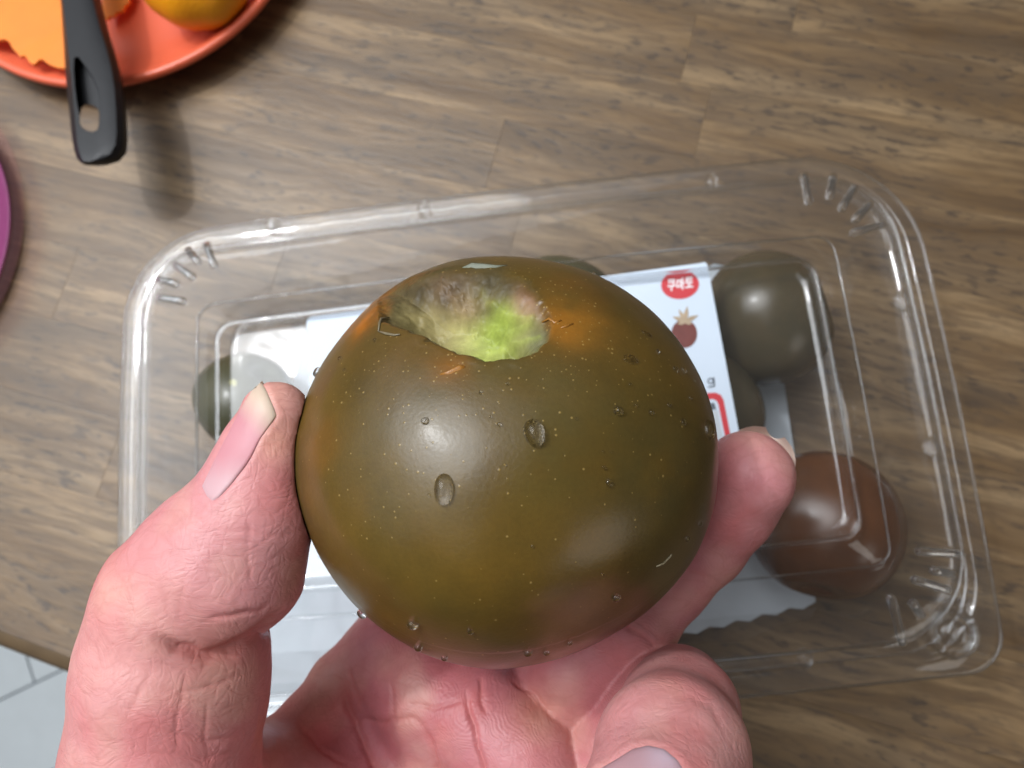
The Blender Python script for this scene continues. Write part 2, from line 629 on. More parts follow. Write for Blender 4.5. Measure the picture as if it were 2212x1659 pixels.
def flat(name, px_pts, z, mat, parent, thick=0.0):
    top = [on_plane(x, y, z) for x, y in px_pts]
    n = len(top)
    if thick:
        V = top + [p - np.array([0, 0, thick]) for p in top]
        F = [tuple(range(n))[::-1]] + [(i, (i + 1) % n, n + (i + 1) % n, n + i) for i in range(n)]
    else:
        V, F = top, [tuple(range(n))[::-1]]
    o = mesh_obj(name, V, F, mat, smooth=False)
    if thick == 0 and o.data.polygons[0].normal.z < 0:
        o.data.flip_normals()
    elif thick and o.data.polygons[0].normal.z < 0:
        o.data.flip_normals()
    return child(o, parent)


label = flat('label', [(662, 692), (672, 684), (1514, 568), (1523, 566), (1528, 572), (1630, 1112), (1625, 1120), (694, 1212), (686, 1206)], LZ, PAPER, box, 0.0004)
label.location  # stays at the world origin


def ell(cx, cy, ax, ay, rot, n=36):
    r = math.radians(rot)
    return [(cx + ax * math.cos(a) * math.cos(r) - ay * math.sin(a) * math.sin(r), cy + ax * math.cos(a) * math.sin(r) + ay * math.sin(a) * math.cos(r))
            for a in np.linspace(0, 2 * np.pi, n, endpoint=False)]


def print_part(name, polys, z, mat):
    V, F = [], []
    for pl in polys:
        b = len(V)
        pts = [on_plane(x, y, z) for x, y in pl]
        a = sum(pts[i][0] * pts[(i + 1) % len(pts)][1] - pts[(i + 1) % len(pts)][0] * pts[i][1] for i in range(len(pts)))
        if a < 0:
            pts = pts[::-1]
        V += pts
        F.append(tuple(range(b, b + len(pts))))
    o = mesh_obj(name, V, F, mat, smooth=False)
    o.parent = label
    return o


print_part('logo_oval', [ell(1469, 615, 41, 31, -5)], LZ + 0.00012, RED)


def stroke(a, b, w):
    a, b = np.array(a, float), np.array(b, float)
    d = (b - a) / np.linalg.norm(b - a)
    n = np.array([-d[1], d[0]]) * w / 2
    a, b = a - d * w * 0.35, b + d * w * 0.35
    return [a + n, a - n, b - n, b + n]


glyphs = [  # the three syllables on the red oval, strokes in a unit square
    [((0.08, 0.95), (0.85, 0.95)), ((0.85, 0.95), (0.78, 0.52)), ((0.10, 0.74), (0.80, 0.74)), ((0.0, 0.40), (1.0, 0.40)), ((0.5, 0.40), (0.5, 0.0))],
    [((0.05, 0.82), (0.52, 0.82)), ((0.05, 0.25), (0.52, 0.25)), ((0.05, 0.82), (0.05, 0.25)), ((0.52, 0.82), (0.52, 0.25)), ((0.80, 1.0), (0.80, 0.0)), ((0.80, 0.55), (1.0, 0.55))],
    [((0.12, 0.96), (0.90, 0.96)), ((0.12, 0.74), (0.86, 0.74)), ((0.12, 0.50), (0.90, 0.50)), ((0.12, 0.96), (0.12, 0.50)), ((0.5, 0.50), (0.5, 0.15)), ((0.0, 0.12), (1.0, 0.12))]]
polys = []
for k, gl in enumerate(glyphs):
    ox, oy = 1443 + k * 19, 628 - k * 2.2
    for a, b in gl:
        polys.append(stroke((ox + a[0] * 15.5, oy - a[1] * 24 - a[0] * 1.5), (ox + b[0] * 15.5, oy - b[1] * 24 - b[0] * 1.5), 3.2))
# each stroke sits a hair above the one before it where they cross
o = print_part('logo_lettering', polys, LZ + 0.0002, WHITE)
for k, poly in enumerate(o.data.polygons):
    for vi in poly.vertices:
        o.data.vertices[vi].co.z += 0.000004 * k
print_part('fruit_print', [ell(1478, 721, 28, 31, 0)], LZ + 0.00012, MAROON)
star = []
for k, (ang, ln) in enumerate(((-160, 30), (-118, 30), (-82, 34), (-25, 32), (20, 16), (160, 18))):
    a = math.radians(ang)
    d = np.array([math.cos(a), math.sin(a)])
    n = np.array([-d[1], d[0]])
    c = np.array([1480, 694.0])
    star.append([c - d * 2 + n * 3, c + d * ln * 0.5 + n * 5, c + d * ln, c + d * ln * 0.5 - n * 5, c - d * 2 - n * 3])
o = print_part('calyx_print', star, LZ + 0.0002, BEIGE)
for k, poly in enumerate(o.data.polygons):
    for vi in poly.vertices:
        o.data.vertices[vi].co.z += 0.000005 * k
gpol = []
c = np.array([1535.0, 823.0])
for k in range(14):
    a0, a1 = 2 * math.pi * k / 14, 2 * math.pi * (k + 1) / 14
    gpol.append([c + np.array([math.cos(a), math.sin(a)]) * r for a, r in ((a0, 7), (a1, 7), (a1, 4), (a0, 4))])
gpol += [stroke((1541.5, 816), (1543, 833), 3.2), stroke((1542.6, 834), (1531, 836), 3.2)]
print_part('weight_lettering', gpol, LZ + 0.00013, GREYP)
# red rounded frame of the price box
fr_o = [(1440, 862), (1520, 850), (1545, 848), (1557, 853), (1563, 864), (1592, 1010), (1400, 1030)]
fr_i = [(1450, 874), (1520, 864), (1540, 862), (1548, 866), (1552, 874), (1578, 1000), (1412, 1018)]
pol = [[fr_o[i], fr_o[(i + 1) % 7], fr_i[(i + 1) % 7], fr_i[i]] for i in range(7)]
print_part('price_frame', pol, LZ + 0.00012, RED)
print_part('price_block', [[(1500, 876), (1543, 870), (1547, 884), (1503, 890)], [(1510, 892), (1532, 889), (1536, 903), (1512, 906)]], LZ + 0.00012, GREYP)
print_part('price_field', [[(1500, 893), (1550, 886), (1572, 1000), (1480, 1005)]], LZ + 0.00008, PALEP)

# ---- absorbent pad on the tray bottom
PAD = simple_mat('absorbent pad', (0.50, 0.54, 0.58), 0.8, 0.06, 150)
pz = 0.0062
a, b, c, d = (on_plane(*q, pz)[:2] for q in ((655, 720), (1655, 560), (1762, 1300), (470, 1600)))
pts = []
nz = 46
for k in range(nz + 1):
    pts.append(a + (b - a) * k / nz + (np.array([0, 0.0016]) if k % 2 else 0))
for k in range(9):
    pts.append(b + (c - b) * (k + 1) / 10)
for k in range(nz + 1):
    pts.append(c + (d - c) * k / nz - (np.array([0, 0.0015]) if k % 2 else 0))
n = len(pts)
V = [(*q, pz) for q in pts] + [(*q, pz - 0.0016) for q in pts]
F = [tuple(range(n))[::-1]] + [(i, (i + 1) % n, n + (i + 1) % n, n + i) for i in range(n)]
o = mesh_obj('absorbent_pad', V, F, PAD, smooth=False)
bm = bmesh.new()
bm.from_mesh(o.data)
bmesh.ops.recalc_face_normals(bm, faces=bm.faces)
bm.to_mesh(o.data)
bm.free()
tag(o, 'white absorbent pad with zigzag edge on the bottom of the clear box', 'pad')


def boxed_tomato_material(name, c1, c2):
    t = NT(name)
    c = t.coords()
    f = t.noise(c, 45, 3)
    sp = t.n('TexVoronoi', None, Vector=c, Scale=900).outputs['Distance']
    col = t.mix(t.ramp(f, [(0.35, (0, 0, 0)), (0.65, (1, 1, 1))]), c1, c2)
    col = t.mix(t.math('MULTIPLY', t.math('LESS_THAN', sp, 0.16), 0.25), col, (0.2, 0.13, 0.05))
    p = principled(t, Base_Color=col, Roughness=0.26, Subsurface_Weight=0.08, Subsurface_Scale=0.003, Subsurface_Radius=(1, 0.5, 0.2))
    return t.done(p.outputs[0])


TB = boxed_tomato_material('dusky tomato', (0.062, 0.050, 0.027), (0.090, 0.066, 0.034))
TBR = boxed_tomato_material('brown tomato', (0.080, 0.031, 0.012), (0.120, 0.045, 0.015))
TG = boxed_tomato_material('green tomato', (0.060, 0.060, 0.030), (0.085, 0.075, 0.034))


def round_fruit(name, loc, R, mat, squash=0.92, axis=(0, 0, 1), dimple=0.18, lobes=5, seed=0, n=48, m=32):
    ax = np.array(axis, float) / np.linalg.norm(axis)
    h = np.array([1, 0, 0]) if abs(ax[0]) < 0.8 else np.array([0, 1, 0])
    e1_ = np.cross(ax, h)
    e1_ /= np.linalg.norm(e1_)
    e2_ = np.cross(ax, e1_)
    rings = []
    for k in range(1, m):
        th = math.pi * k / m
        ph = np.linspace(0, 2 * np.pi, n, endpoint=False)
        r = R * (1 + 0.02 * np.cos(lobes * ph + seed) * math.sin(th) ** 2)
        rr = r * math.sin(th)
        z = R * squash * math.cos(th)
        z = z - R * dimple * math.exp(-(math.sin(th) / 0.28) ** 2) * (1 if th < math.pi / 2 else -0.3)
        rings.append(rr[:, None] * (np.cos(ph)[:, None] * e1_ + np.sin(ph)[:, None] * e2_) + z * ax)
    V, F = loft(rings, True, True)
    F = [f[::-1] for f in F]
    o = mesh_obj(name, V, F, mat)
    o.location = Vector([float(a) for a in loc])
    return o


def box_fruit(px, py, R, mat, lab, axis, squash=0.92, seed=0):
    z = 0.0066 + R * squash
    p = on_plane(px, py, z)
    o = round_fruit('tomato', p, R, mat, squash, axis, seed=seed)
    return tag(o, lab, 'tomato', 'tomatoes inside the clear box')


box_fruit(1655, 690, 0.0250, TB, 'dusky grey brown tomato under the lid beside the top right corner of the white label', (0.8, 0.1, 0.35), 0.95, 1)
o = box_fruit(1782, 1134, 0.0256, TBR, 'reddish brown tomato under the lid in the corner by the round press stud', (-0.3, -0.8, 0.2), 1.0, 2)
box_fruit(1505, 890, 0.0240, TB, 'dark tomato mostly covered by the price box of the white label', (0.2, 0.1, 0.9), 0.92, 3)
gf = box_fruit(532, 866, 0.0195, TG, 'grey green tomato under the lid behind the thumb tip', (0.6, 0.5, 0.5), 0.92, 4)
bpy.context.view_layer.update()
child(round_fruit('stem_scar', np.array(gf.location) + cdir((0.05, 0.35, 0.9)) * 0.0180, 0.0018, simple_mat('dry stem', (0.42, 0.40, 0.16), 0.7, 0.2), 0.5), gf)
box_fruit(1205, 686, 0.0240, TG, 'green grey tomato under the lid just above the held tomato', (0.1, 0.2, 0.9), 0.92, 5)

# ================================================================== HELD TOMATO
TZ = 0.150
TCN = cpt(1094, 985, TZ)                       # centre, camera space
RE, RP = 0.0391, 0.0374
A = np.array([-0.05, 0.66, 0.75])
A /= np.linalg.norm(A)
E1 = np.cross(np.array([0, 1, 0]), A)
E1 /= np.linalg.norm(E1)
E2 = np.cross(A, E1)


def tom_local(P):
    q = np.asarray(P) - TCN
    return np.stack([q @ E1, q @ E2, q @ A], -1)


def tom_r(D):
    """skin radius without the cavity for unit directions in the local frame"""
    s2 = D[..., 2]
    r = 1 / np.sqrt((1 - s2 ** 2) / RE ** 2 + s2 ** 2 / RP ** 2)
    ph = np.arctan2(D[..., 1], D[..., 0])
    sh = np.sqrt(np.clip(1 - s2 ** 2, 0, 1))
    r = r * (1 + 0.013 * np.cos(3 * ph + 0.6) * sh ** 2 + 0.009 * np.cos(5 * ph + 2.0) * sh ** 2)
    r = r * (1 + (0.010 * np.exp(-((sh - 0.66) / 0.22) ** 2) + 0.026 * np.exp(-((s2 - 0.42) / 0.22) ** 2) - 0.060 * np.exp(-(sh / 0.40) ** 2)) * (s2 > 0))
    return r


def hit_tomato(px, py):
    """skin point under a picture point; off the outline, the nearest point of the outline"""
    d = cpt(px, py, 1.0)
    d = d / np.linalg.norm(d)
    t, bs, bt = 0.08, 1e9, 0.08
    for _ in range(90):
        q = tom_local(d * t)
        L = np.linalg.norm(q)
        s = L - tom_r(q / L)
        if s < bs:
            bs, bt = s, t
        if abs(s) < 1e-6 or t > 0.3:
            break
        t += s * 0.7
    q = tom_local(d * bt)
    u = q / np.linalg.norm(q)
    u = u * tom_r(u)
    return TCN + E1 * u[0] + E2 * u[1] + A * u[2]


def tomato_normal(P):
    q = tom_local(P)
    f = lambda q: np.linalg.norm(q) - tom_r(q / np.linalg.norm(q))
    e = 1e-5
    gr = np.array([f(q + np.eye(3)[i] * e) - f(q - np.eye(3)[i] * e) for i in range(3)])
    gr /= np.linalg.norm(gr)
    return E1 * gr[0] + E2 * gr[1] + A * gr[2]


cav_px = [(812, 642), (850, 618), (905, 594), (960, 580), (1020, 574), (1085, 580), (1135, 600), (1165, 634), (1192, 684), (1186, 726), (1162, 756),
          (1120, 776), (1060, 778), (1000, 766), (930, 736), (870, 708), (822, 694)]
cav = []
for q in cav_px:
    h = hit_tomato(*q)
    L = tom_local(h)
    cav.append(L[:2])
cav = np.array(cav)


def poly_sd(P, poly):
    """signed distance, positive inside"""
    d = np.full(len(P), 1e9)
    inside = np.zeros(len(P), bool)
    n = len(poly)
    for i in range(n):
        a, b = poly[i], poly[(i + 1) % n]
        ab = b - a
        t = np.clip(((P - a) @ ab) / (ab @ ab), 0, 1)
        d = np.minimum(d, np.linalg.norm(P - a - t[:, None] * ab, axis=1))
        c = ((a[1] > P[:, 1]) != (b[1] > P[:, 1])) & (P[:, 0] < (b[0] - a[0]) * (P[:, 1] - a[1]) / (b[1] - a[1] + 1e-15) + a[0])
        inside ^= c
    return np.where(inside, d, -d)


NPH, NTH = 640, 420
cc = cav.mean(0)
tt = np.linspace(0, 1, NTH + 1)[1:]
theta = math.pi * (0.62 * tt + 0.38 * tt ** 2.2)
theta = theta / theta[-1] * (math.pi - 0.004)
ph = np.linspace(0, 2 * np.pi, NPH, endpoint=False)
TH, PH = np.meshgrid(theta, ph, indexing='ij')
# the pole of the grid sits in the middle of the cavity
pole = np.array([cc[0], cc[1], math.sqrt(max(1e-9, (0.95 * RP) ** 2 - cc @ cc))])
pole /= np.linalg.norm(pole)
b1 = np.cross(np.array([0, 1, 0]), pole)
b1 /= np.linalg.norm(b1)
b2 = np.cross(pole, b1)
D = (np.sin(TH) * np.cos(PH))[..., None] * b1 + (np.sin(TH) * np.sin(PH))[..., None] * b2 + np.cos(TH)[..., None] * pole
D = np.concatenate([pole[None], D.reshape(-1, 3)])
r = tom_r(D)
S = D * r[:, None]
front = S[:, 2] > 0
nz_ = fbm(S * 900, 2)
sd = poly_sd(S[:, :2] + 0.00035 * np.stack([fbm(S * 700 + 3, 2), fbm(S * 700 + 9, 2)], 1), cav)
sd = np.where(front, sd, -0.03)
vv = S[:, 1] - cc[1]
back = sstep(-0.004, 0.005, vv + 0.25 * (S[:, 0] - cc[0]))
wide = 0.0050 + 0.0075 * back
depth = 0.0016 * sstep(-0.0003, 0.0008, sd) * (1 - 0.85 * back) + 0.0078 * sstep(0.0, 1.0, sd / wide) 
inside = sstep(-0.0002, 0.0006 + 0.0030 * back, sd)
depth += inside * 0.00008 * fbm(S * 200, 2)
# skin curls up a little along the cut
lip = np.exp(-((sd + 0.0009) / 0.0007) ** 2) * (0.5 + 0.5 * fbm(S * 260, 2))
depth -= 0.00010 * lip
skin_bump = 0.00010 * fbm(S * 120, 2)
S0 = D * (r - depth)[:, None]
C0 = TCN + S0[:, :1] * E1 + S0[:, 1:2] * E2 + S0[:, 2:] * A
CPX = np.stack([C0[:, 0] / -C0[:, 2] * FPX + PXW / 2, -C0[:, 1] / -C0[:, 2] * FPX + PXH / 2], 1)
CPX = CPX + 3 * np.stack([fbm(S0 * 500, 2), fbm(S0 * 500 + 4, 2)], 1)


def pl_dist(P, pl):
    d = np.full(len(P), 1e9)
    for a, b in zip(pl[:-1], pl[1:]):
        a, b = np.array(a, float), np.array(b, float)
        ab = b - a
        t = np.clip(((P - a) @ ab) / (ab @ ab), 0, 1)
        d = np.minimum(d, np.linalg.norm(P - a - t[:, None] * ab, axis=1))
    return d


lump = np.zeros(len(D))
core = np.zeros(len(D))
near_cav = front & (sd > -0.001)
for pl, wpx, mm in (([(1066, 664), (1084, 680), (1112, 692), (1146, 692)], 11, 1.1), ([(1080, 742), (1108, 720), (1146, 698)], 8, 0.8), ([(1088, 772), (1090, 748), (1078, 722)], 10, 0.8),
                    ([(1052, 706), (1072, 722), (1080, 742)], 9, 0.5), ([(955, 622), (985, 650), (1020, 690), (1048, 712)], 12, 0.5), ([(1010, 612), (1040, 636), (1050, 660)], 10, 0.4),
                    ([(1110, 768), (1112, 745), (1165, 730)], 7, 0.5)):
    w_ = np.exp(-(pl_dist(CPX, pl) / wpx) ** 2) * near_cav
    lump = np.maximum(lump, w_ * mm * 0.0006)
    core = np.maximum(core, w_)
rb = np.random.default_rng(3)
for k in range(70):
    f = rb.random()
    bx, by = 950 + 110 * f + rb.normal() * 14, 612 + 120 * f + rb.normal() * 14
    lump += np.exp(-(np.linalg.norm(CPX - [bx, by], axis=1) / rb.uniform(2.5, 4.5)) ** 2) * near_cav * rb.uniform(0.10, 0.24) * 0.001
skin_bump = skin_bump + lump * inside if False else 0.00010 * fbm(S * 120, 2) + lump * inside
S = D * (r - depth + skin_bump)[:, None]
CP = TCN + S[:, :1] * E1 + S[:, 1:2] * E2 + S[:, 2:] * A   # camera space
F = []
for i in range(NPH):
    F.append((0, 1 + i, 1 + (i + 1) % NPH))
idx = 1 + np.arange(NTH * NPH).reshape(NTH, NPH)
q0, q1 = idx[:-1], idx[1:]
quads = np.stack([q0, q1, np.roll(q1, -1, 1), np.roll(q0, -1, 1)], -1).reshape(-1, 4)
F += quads.tolist()
last = idx[-1]
F.append(tuple(last.tolist()))
tomW = c2w(CP)
t_org = c2w(TCN)


def gauss(P, px, py, rpx):
    """weight around a picture point on the skin"""
    h = hit_tomato(px, py)
    if h is None:
        h = cpt(px, py, TZ)
    rr = rpx * TZ / FPX * 0.85
    return np.exp(-np.sum((P - h) ** 2, 1) / rr ** 2)


SKIN = TCN + (D * r[:, None])[:, :1] * E1 + (D * r[:, None])[:, 1:2] * E2 + (D * r[:, None])[:, 2:] * A
colr = np.tile(np.array([0.094, 0.056, 0.0100]), (len(CP), 1))


def lay(w, c):
    global colr
    w = np.clip(w, 0, 1)[:, None]
    colr = colr * (1 - w) + np.array(c) * w


nz1 = fbm(D * 3.2, 3)
lay(np.clip(0.5 * nz1, 0, 0.5), (0.075, 0.062, 0.016))
lay(np.clip(-0.5 * nz1, 0, 0.5), (0.140, 0.080, 0.012))
for px, py, rr, c, w in ((1390, 1060, 190, (0.050, 0.042, 0.012), 0.75), (1500, 1000, 110, (0.060, 0.042, 0.012), 0.6), (1180, 1050, 90, (0.080, 0.066, 0.016), 0.5),
                         (1050, 1270, 190, (0.140, 0.076, 0.009), 0.65), (900, 1200, 150, (0.120, 0.076, 0.014), 0.5), (1330, 640, 110, (0.078, 0.048, 0.014), 0.6), (870, 800, 130, (0.080, 0.052, 0.017), 0.6), (1250, 800, 140, (0.078, 0.053, 0.016), 0.55), (690, 960, 60, (0.190, 0.080, 0.010), 0.7),
                         (860, 1000, 110, (0.120, 0.082, 0.016), 0.4), (1300, 1190, 120, (0.120, 0.062, 0.011), 0.5), (900, 760, 110, (0.115, 0.066, 0.020), 0.6),
                         (1120, 850, 110, (0.095, 0.070, 0.020), 0.5), (1390, 760, 140, (0.110, 0.066, 0.012), 0.6), (1250, 620, 90, (0.150, 0.070, 0.012), 0.7),
                         (1240, 690, 80, (0.300, 0.120, 0.012), 0.75), (1200, 705, 40, (0.36, 0.13, 0.012), 0.8), (775, 676, 85, (0.42, 0.135, 0.008), 1.0), (795, 688, 45, (0.52, 0.15, 0.006), 0.9),
                         (985, 795, 40, (0.22, 0.085, 0.012), 0.85), (960, 790, 60, (0.16, 0.075, 0.014), 0.5), (1040, 572, 60, (0.055, 0.050, 0.026), 0.85), (940, 588, 55, (0.070, 0.055, 0.028), 0.7),
                         (1100, 1400, 140, (0.100, 0.062, 0.010), 0.5), (1050, 790, 45, (0.085, 0.075, 0.026), 0.6)):
    n_ = 0.75 + 0.5 * fbm(D * 9, 2)
    lay(gauss(SKIN, px, py, rr) * w * n_, c)
skin_col = colr.copy()
# flesh
colr = np.tile(np.array([0.135, 0.105, 0.050]), (len(CP), 1))
str_ = 0.5 + 0.5 * fbm(C0 * 330, 3)
CPX = np.stack([CP[:, 0] / -CP[:, 2] * FPX + PXW / 2, -CP[:, 1] / -CP[:, 2] * FPX + PXH / 2], 1)
for px, py, rr, c, w in ((840, 640, 60, (0.085, 0.075, 0.034), 0.95), (900, 640, 65, (0.130, 0.115, 0.050), 0.8), (900, 690, 45, (0.20, 0.175, 0.065), 0.8), (950, 690, 58, (0.42, 0.39, 0.17), 0.9),
                         (1010, 730, 50, (0.55, 0.54, 0.22), 0.95), (1050, 765, 50, (0.52, 0.62, 0.18), 0.95), (1080, 720, 50, (0.46, 0.62, 0.12), 0.95), (1095, 680, 38, (0.40, 0.56, 0.09), 0.9),
                         (1130, 735, 32, (0.42, 0.46, 0.17), 0.7), (960, 622, 55, (0.150, 0.098, 0.064), 0.9), (1050, 612, 60, (0.115, 0.090, 0.048), 0.9), (900, 620, 45, (0.10, 0.082, 0.042), 0.9), (1010, 660, 38, (0.33, 0.24, 0.13), 0.7), (1040, 640, 30, (0.19, 0.165, 0.05), 0.7),
                         (1145, 640, 36, (0.42, 0.235, 0.18), 0.9), (1135, 670, 26, (0.46, 0.33, 0.20), 0.7), (1165, 745, 32, (0.20, 0.21, 0.12), 0.9), (1075, 592, 60, (0.085, 0.078, 0.045), 0.9), (980, 590, 45, (0.13, 0.10, 0.06), 0.7)):
    lay(np.exp(-((CPX[:, 0] - px) ** 2 + (CPX[:, 1] - py) ** 2) / rr ** 2) * w * (0.85 + 0.3 * str_), c)
lay(core * sstep(1030, 1075, CPX[:, 0]) * 0.35, (0.42, 0.54, 0.12))
flesh_col = colr * np.array([0.86, 0.78, 0.76]) * (0.92 + 0.22 * fbm(C0 * 420, 3))[:, None]
w = inside[:, None]
colr = skin_col * (1 - w) + np.clip(flesh_col, 0, 1) * w
edge = np.exp(-((sd - 0.0002) / 0.0005) ** 2) * 0.6
lay(edge * (0.5 + 0.5 * fbm(S * 300, 2)), (0.05, 0.040, 0.018))


def tomato_material():
    t = NT('olive tomato skin')
    at_c = t.n('Attribute', dict(attribute_name='tint')).outputs['Color']
    at_f = t.n('Attribute', dict(attribute_name='flesh')).outputs['Fac']
    at_s = t.n('Attribute', dict(attribute_name='speck')).outputs['Fac']
    c = t.coords()
    n1 = t.noise(c, 70, 4, 0.6)
    col = t.mix(t.math('MULTIPLY', t.math('SUBTRACT', 1.0, at_f), 0.4), at_c, t.ramp(n1, [(0.3, (0.62, 0.68, 0.8)), (0.5, (1, 1, 1)), (0.7, (1.28, 1.14, 1.0))]), 'MULTIPLY')
    n2 = t.noise(c, 1500, 2, 0.5)
    col = t.mix(0.25, col, t.ramp(n2, [(0.3, (0.75, 0.75, 0.75)), (0.7, (1.2, 1.2, 1.2))]), 'MULTIPLY')
    vo = t.n('TexVoronoi', None, Vector=c, Scale=1150.0, Randomness=1.0)
    pick = t.n('SeparateColor', None, Color=vo.outputs['Color']).outputs[0]
    rad = t.math('MULTIPLY', t.math('GREATER_THAN', t.math('ADD', pick, at_s), 1.0), t.math('ADD', 0.08, t.math('MULTIPLY', t.n('SeparateColor', None, Color=vo.outputs['Color']).outputs[1], 0.20)))
    dot = t.math('SUBTRACT', 1.0, t.math('DIVIDE', vo.outputs['Distance'], t.math('ADD', rad, 0.0001)), clamp=True)
    dot = t.math('MULTIPLY', t.math('MINIMUM', t.math('MULTIPLY', dot, 2.5), 1.0), t.math('GREATER_THAN', rad, 0.01))
    col = t.mix(t.math('MULTIPLY', dot, 0.50), col, (0.40, 0.27, 0.085))
    fl_b = t.noise(c, 1400, 3, 0.6)
    hgt = t.math('ADD', t.math('MULTIPLY', dot, 0.35), t.math('ADD', t.math('MULTIPLY', n2, 0.35), t.math('MULTIPLY', t.math('MULTIPLY', fl_b, at_f), 1.0)))
    b = t.bump(hgt, 0.30, 0.00022)
    rgh = t.math('ADD', 0.30, t.math('MULTIPLY', at_f, 0.06))
    p = principled(t, Base_Color=col, Roughness=rgh, Normal=b, Specular_IOR_Level=t.math('SUBTRACT', 0.48, t.math('MULTIPLY', at_f, 0.34)), Subsurface_Weight=t.math('SUBTRACT', 0.10, t.math('MULTIPLY', at_f, 0.04)),
                   Subsurface_Scale=0.003, Subsurface_Radius=(1.0, 0.6, 0.2))
    return t.done(p.outputs[0])


held = mesh_obj('tomato', tomW - t_org, F, tomato_material())
held.location = Vector(t_org.tolist())
tag(held, 'large wet olive brown tomato with torn green stem cavity held in the hand', 'tomato')
set_color_attr(held, 'tint', np.clip(colr, 0.004, 1))
set_float_attr(held, 'flesh', inside)
dpole = np.linalg.norm(SKIN - hit_tomato(1060, 690), axis=1)
speck = 0.85 * np.exp(-(dpole / 0.019) ** 2) + 0.10 + 0.28 * gauss(SKIN, 1330, 720, 150) + 0.10 * gauss(SKIN, 950, 830, 130)
set_float_attr(held, 'speck', np.clip(speck, 0, 0.88) * (1 - inside))
bm = bmesh.new()
bm.from_mesh(held.data)
bmesh.ops.recalc_face_normals(bm, faces=bm.faces)
bm.to_mesh(held.data)
bm.free()


def cav_depth_point(px, py, lift=0.0):
    """point of the finished tomato surface under a picture point"""
    d = cpt(px, py, 1.0)
    d /= np.linalg.norm(d)
    ok = (CP @ -d) < 0
    rel = CP - (CP @ d)[:, None] * d
    dist = np.linalg.norm(rel, axis=1)
    near = np.where(dist < max(0.0005, dist[ok].min() * 1.05))[0]
    tq = CP[near] @ d
    i = near[np.argmin(tq)]
    return CP[i] - d * lift


def scrap(name, px_pts, mat, lift=0.0004, curl=0.0008, flat_=0.35):
    """a small torn piece lying on the tomato: centre line points with half widths in px"""
    L, Rr, M = [], [], []
    for k, (x, y, w) in enumerate(px_pts):
        p = cav_depth_point(x, y, lift + curl * (k % 2))
        L.append(p)
        Rr.append(w * TZ / FPX)
    rings = tube_rings(np.array(L), Rr, 8, flat_, up=np.array([0.05, 0.1, 1.0]))
    V, F = loft(rings, True, True)
    o = mesh_obj(name, c2w(np.array(V)), F, mat)
    return child(o, held)


BROWNC = simple_mat('dry brown skin', (0.30, 0.125, 0.018), 0.4, 0.3, 900)
FIBRE = simple_mat('torn pale fibre', (0.16, 0.13, 0.075), 0.5, 0.3, 900)
scrap('skin_flap', [(948, 804, 1.5), (968, 799, 4), (990, 791, 7), (1003, 785, 2)], BROWNC, 0.0000, 0.0001, 0.15)
scrap('dry_sepal', [(996, 574, 2), (1018, 570, 8), (1046, 573, 9), (1070, 572, 5), (1095, 568, 1.5)], simple_mat('dry sepal', (0.16, 0.17, 0.125), 0.6, 0.4, 700), -0.0001, 0.0001, 0.18)
scrap('torn_fibre', [(812, 712, 1.4), (818, 690, 2.4), (826, 682, 2.0), (842, 680, 1.2)], FIBRE, 0.0003, 0.0003)
scrap('torn_fibre', [(812, 712, 1.4), (830, 716, 2.6), (848, 718, 2.0), (862, 716, 1.1)], FIBRE, 0.0003, 0.0002)
scrap('dry_crust', [(1166, 692, 1.2), (1180, 690, 2.6), (1196, 691, 2.2), (1212, 686, 1.2)], BROWNC, 0.0001, 0.0001, 0.25)
scrap('dry_crust', [(1212, 702, 1.0), (1225, 697, 2.4), (1240, 693, 1.0)], BROWNC, 0.0001, 0.0001, 0.25)
scrap('skin_nick', [(1424, 1226, 1.2), (1438, 1220, 2.2), (1452, 1208, 1.8), (1456, 1200, 1.0)], FIBRE, 0.0002, 0.0001)


# ------------------------------------------------------------------ water drops
def water_material():
    t = NT('clear water')
    p = principled(t, Base_Color=(1, 1, 1), Roughness=0.02, IOR=1.33, Transmission_Weight=1.0)
    tr = t.n('BsdfTransparent', None, Color=(1, 1, 1))
    m = t.n('MixShader', None, i0=0.15, i1=p.outputs[0], i2=tr.outputs[0])
    return t.done(m.outputs[0])


WATER = water_material()


def drop(px, py, ax, ay, rot=0, lab=None, h=0.95, name='water_drop'):
    P = hit_tomato(px, py)
    if P is None:
        return
    nrm = tomato_normal(P)
    rt = np.array([1, 0, 0]) - nrm[0] * nrm
    rt /= np.linalg.norm(rt)
    upv = np.cross(nrm, rt)
    a0 = math.radians(rot)
    k1 = math.cos(a0) * rt + math.sin(a0) * upv
    k2 = -math.sin(a0) * rt + math.cos(a0) * upv
    sx, sy = ax * TZ / FPX * 0.86, ay * TZ / FPX * 0.86
    hh = h * min(sx, sy) * 1.2
    n = 24
    a = np.linspace(0, 2 * np.pi, n, endpoint=False)
    rings = []
    for s, z in ((0.55, -0.45), (0.86, -0.28), (0.98, -0.05), (1.0, 0.12), (0.95, 0.38), (0.84, 0.62), (0.66, 0.82), (0.42, 0.95), (0.18, 1.0)):
        wob = 1 + 0.05 * np.sin(a * 2 + px) + 0.03 * np.sin(a * 3 + py)
        rings.append(P + (wob * s * np.cos(a))[:, None] * k1 * sx + (wob * s * np.sin(a))[:, None] * k2 * sy + nrm * (z * hh))
    V, F = loft(rings, True, True)
    V = c2w(np.array(V))
    o_ = c2w(P)
    o = mesh_obj(name, V - o_, F, WATER)
    o.location = Vector(o_.tolist())
    tag(o, lab or 'tiny clear water bead on the olive tomato skin', 'water drop', 'water drops on the held tomato')
    return o


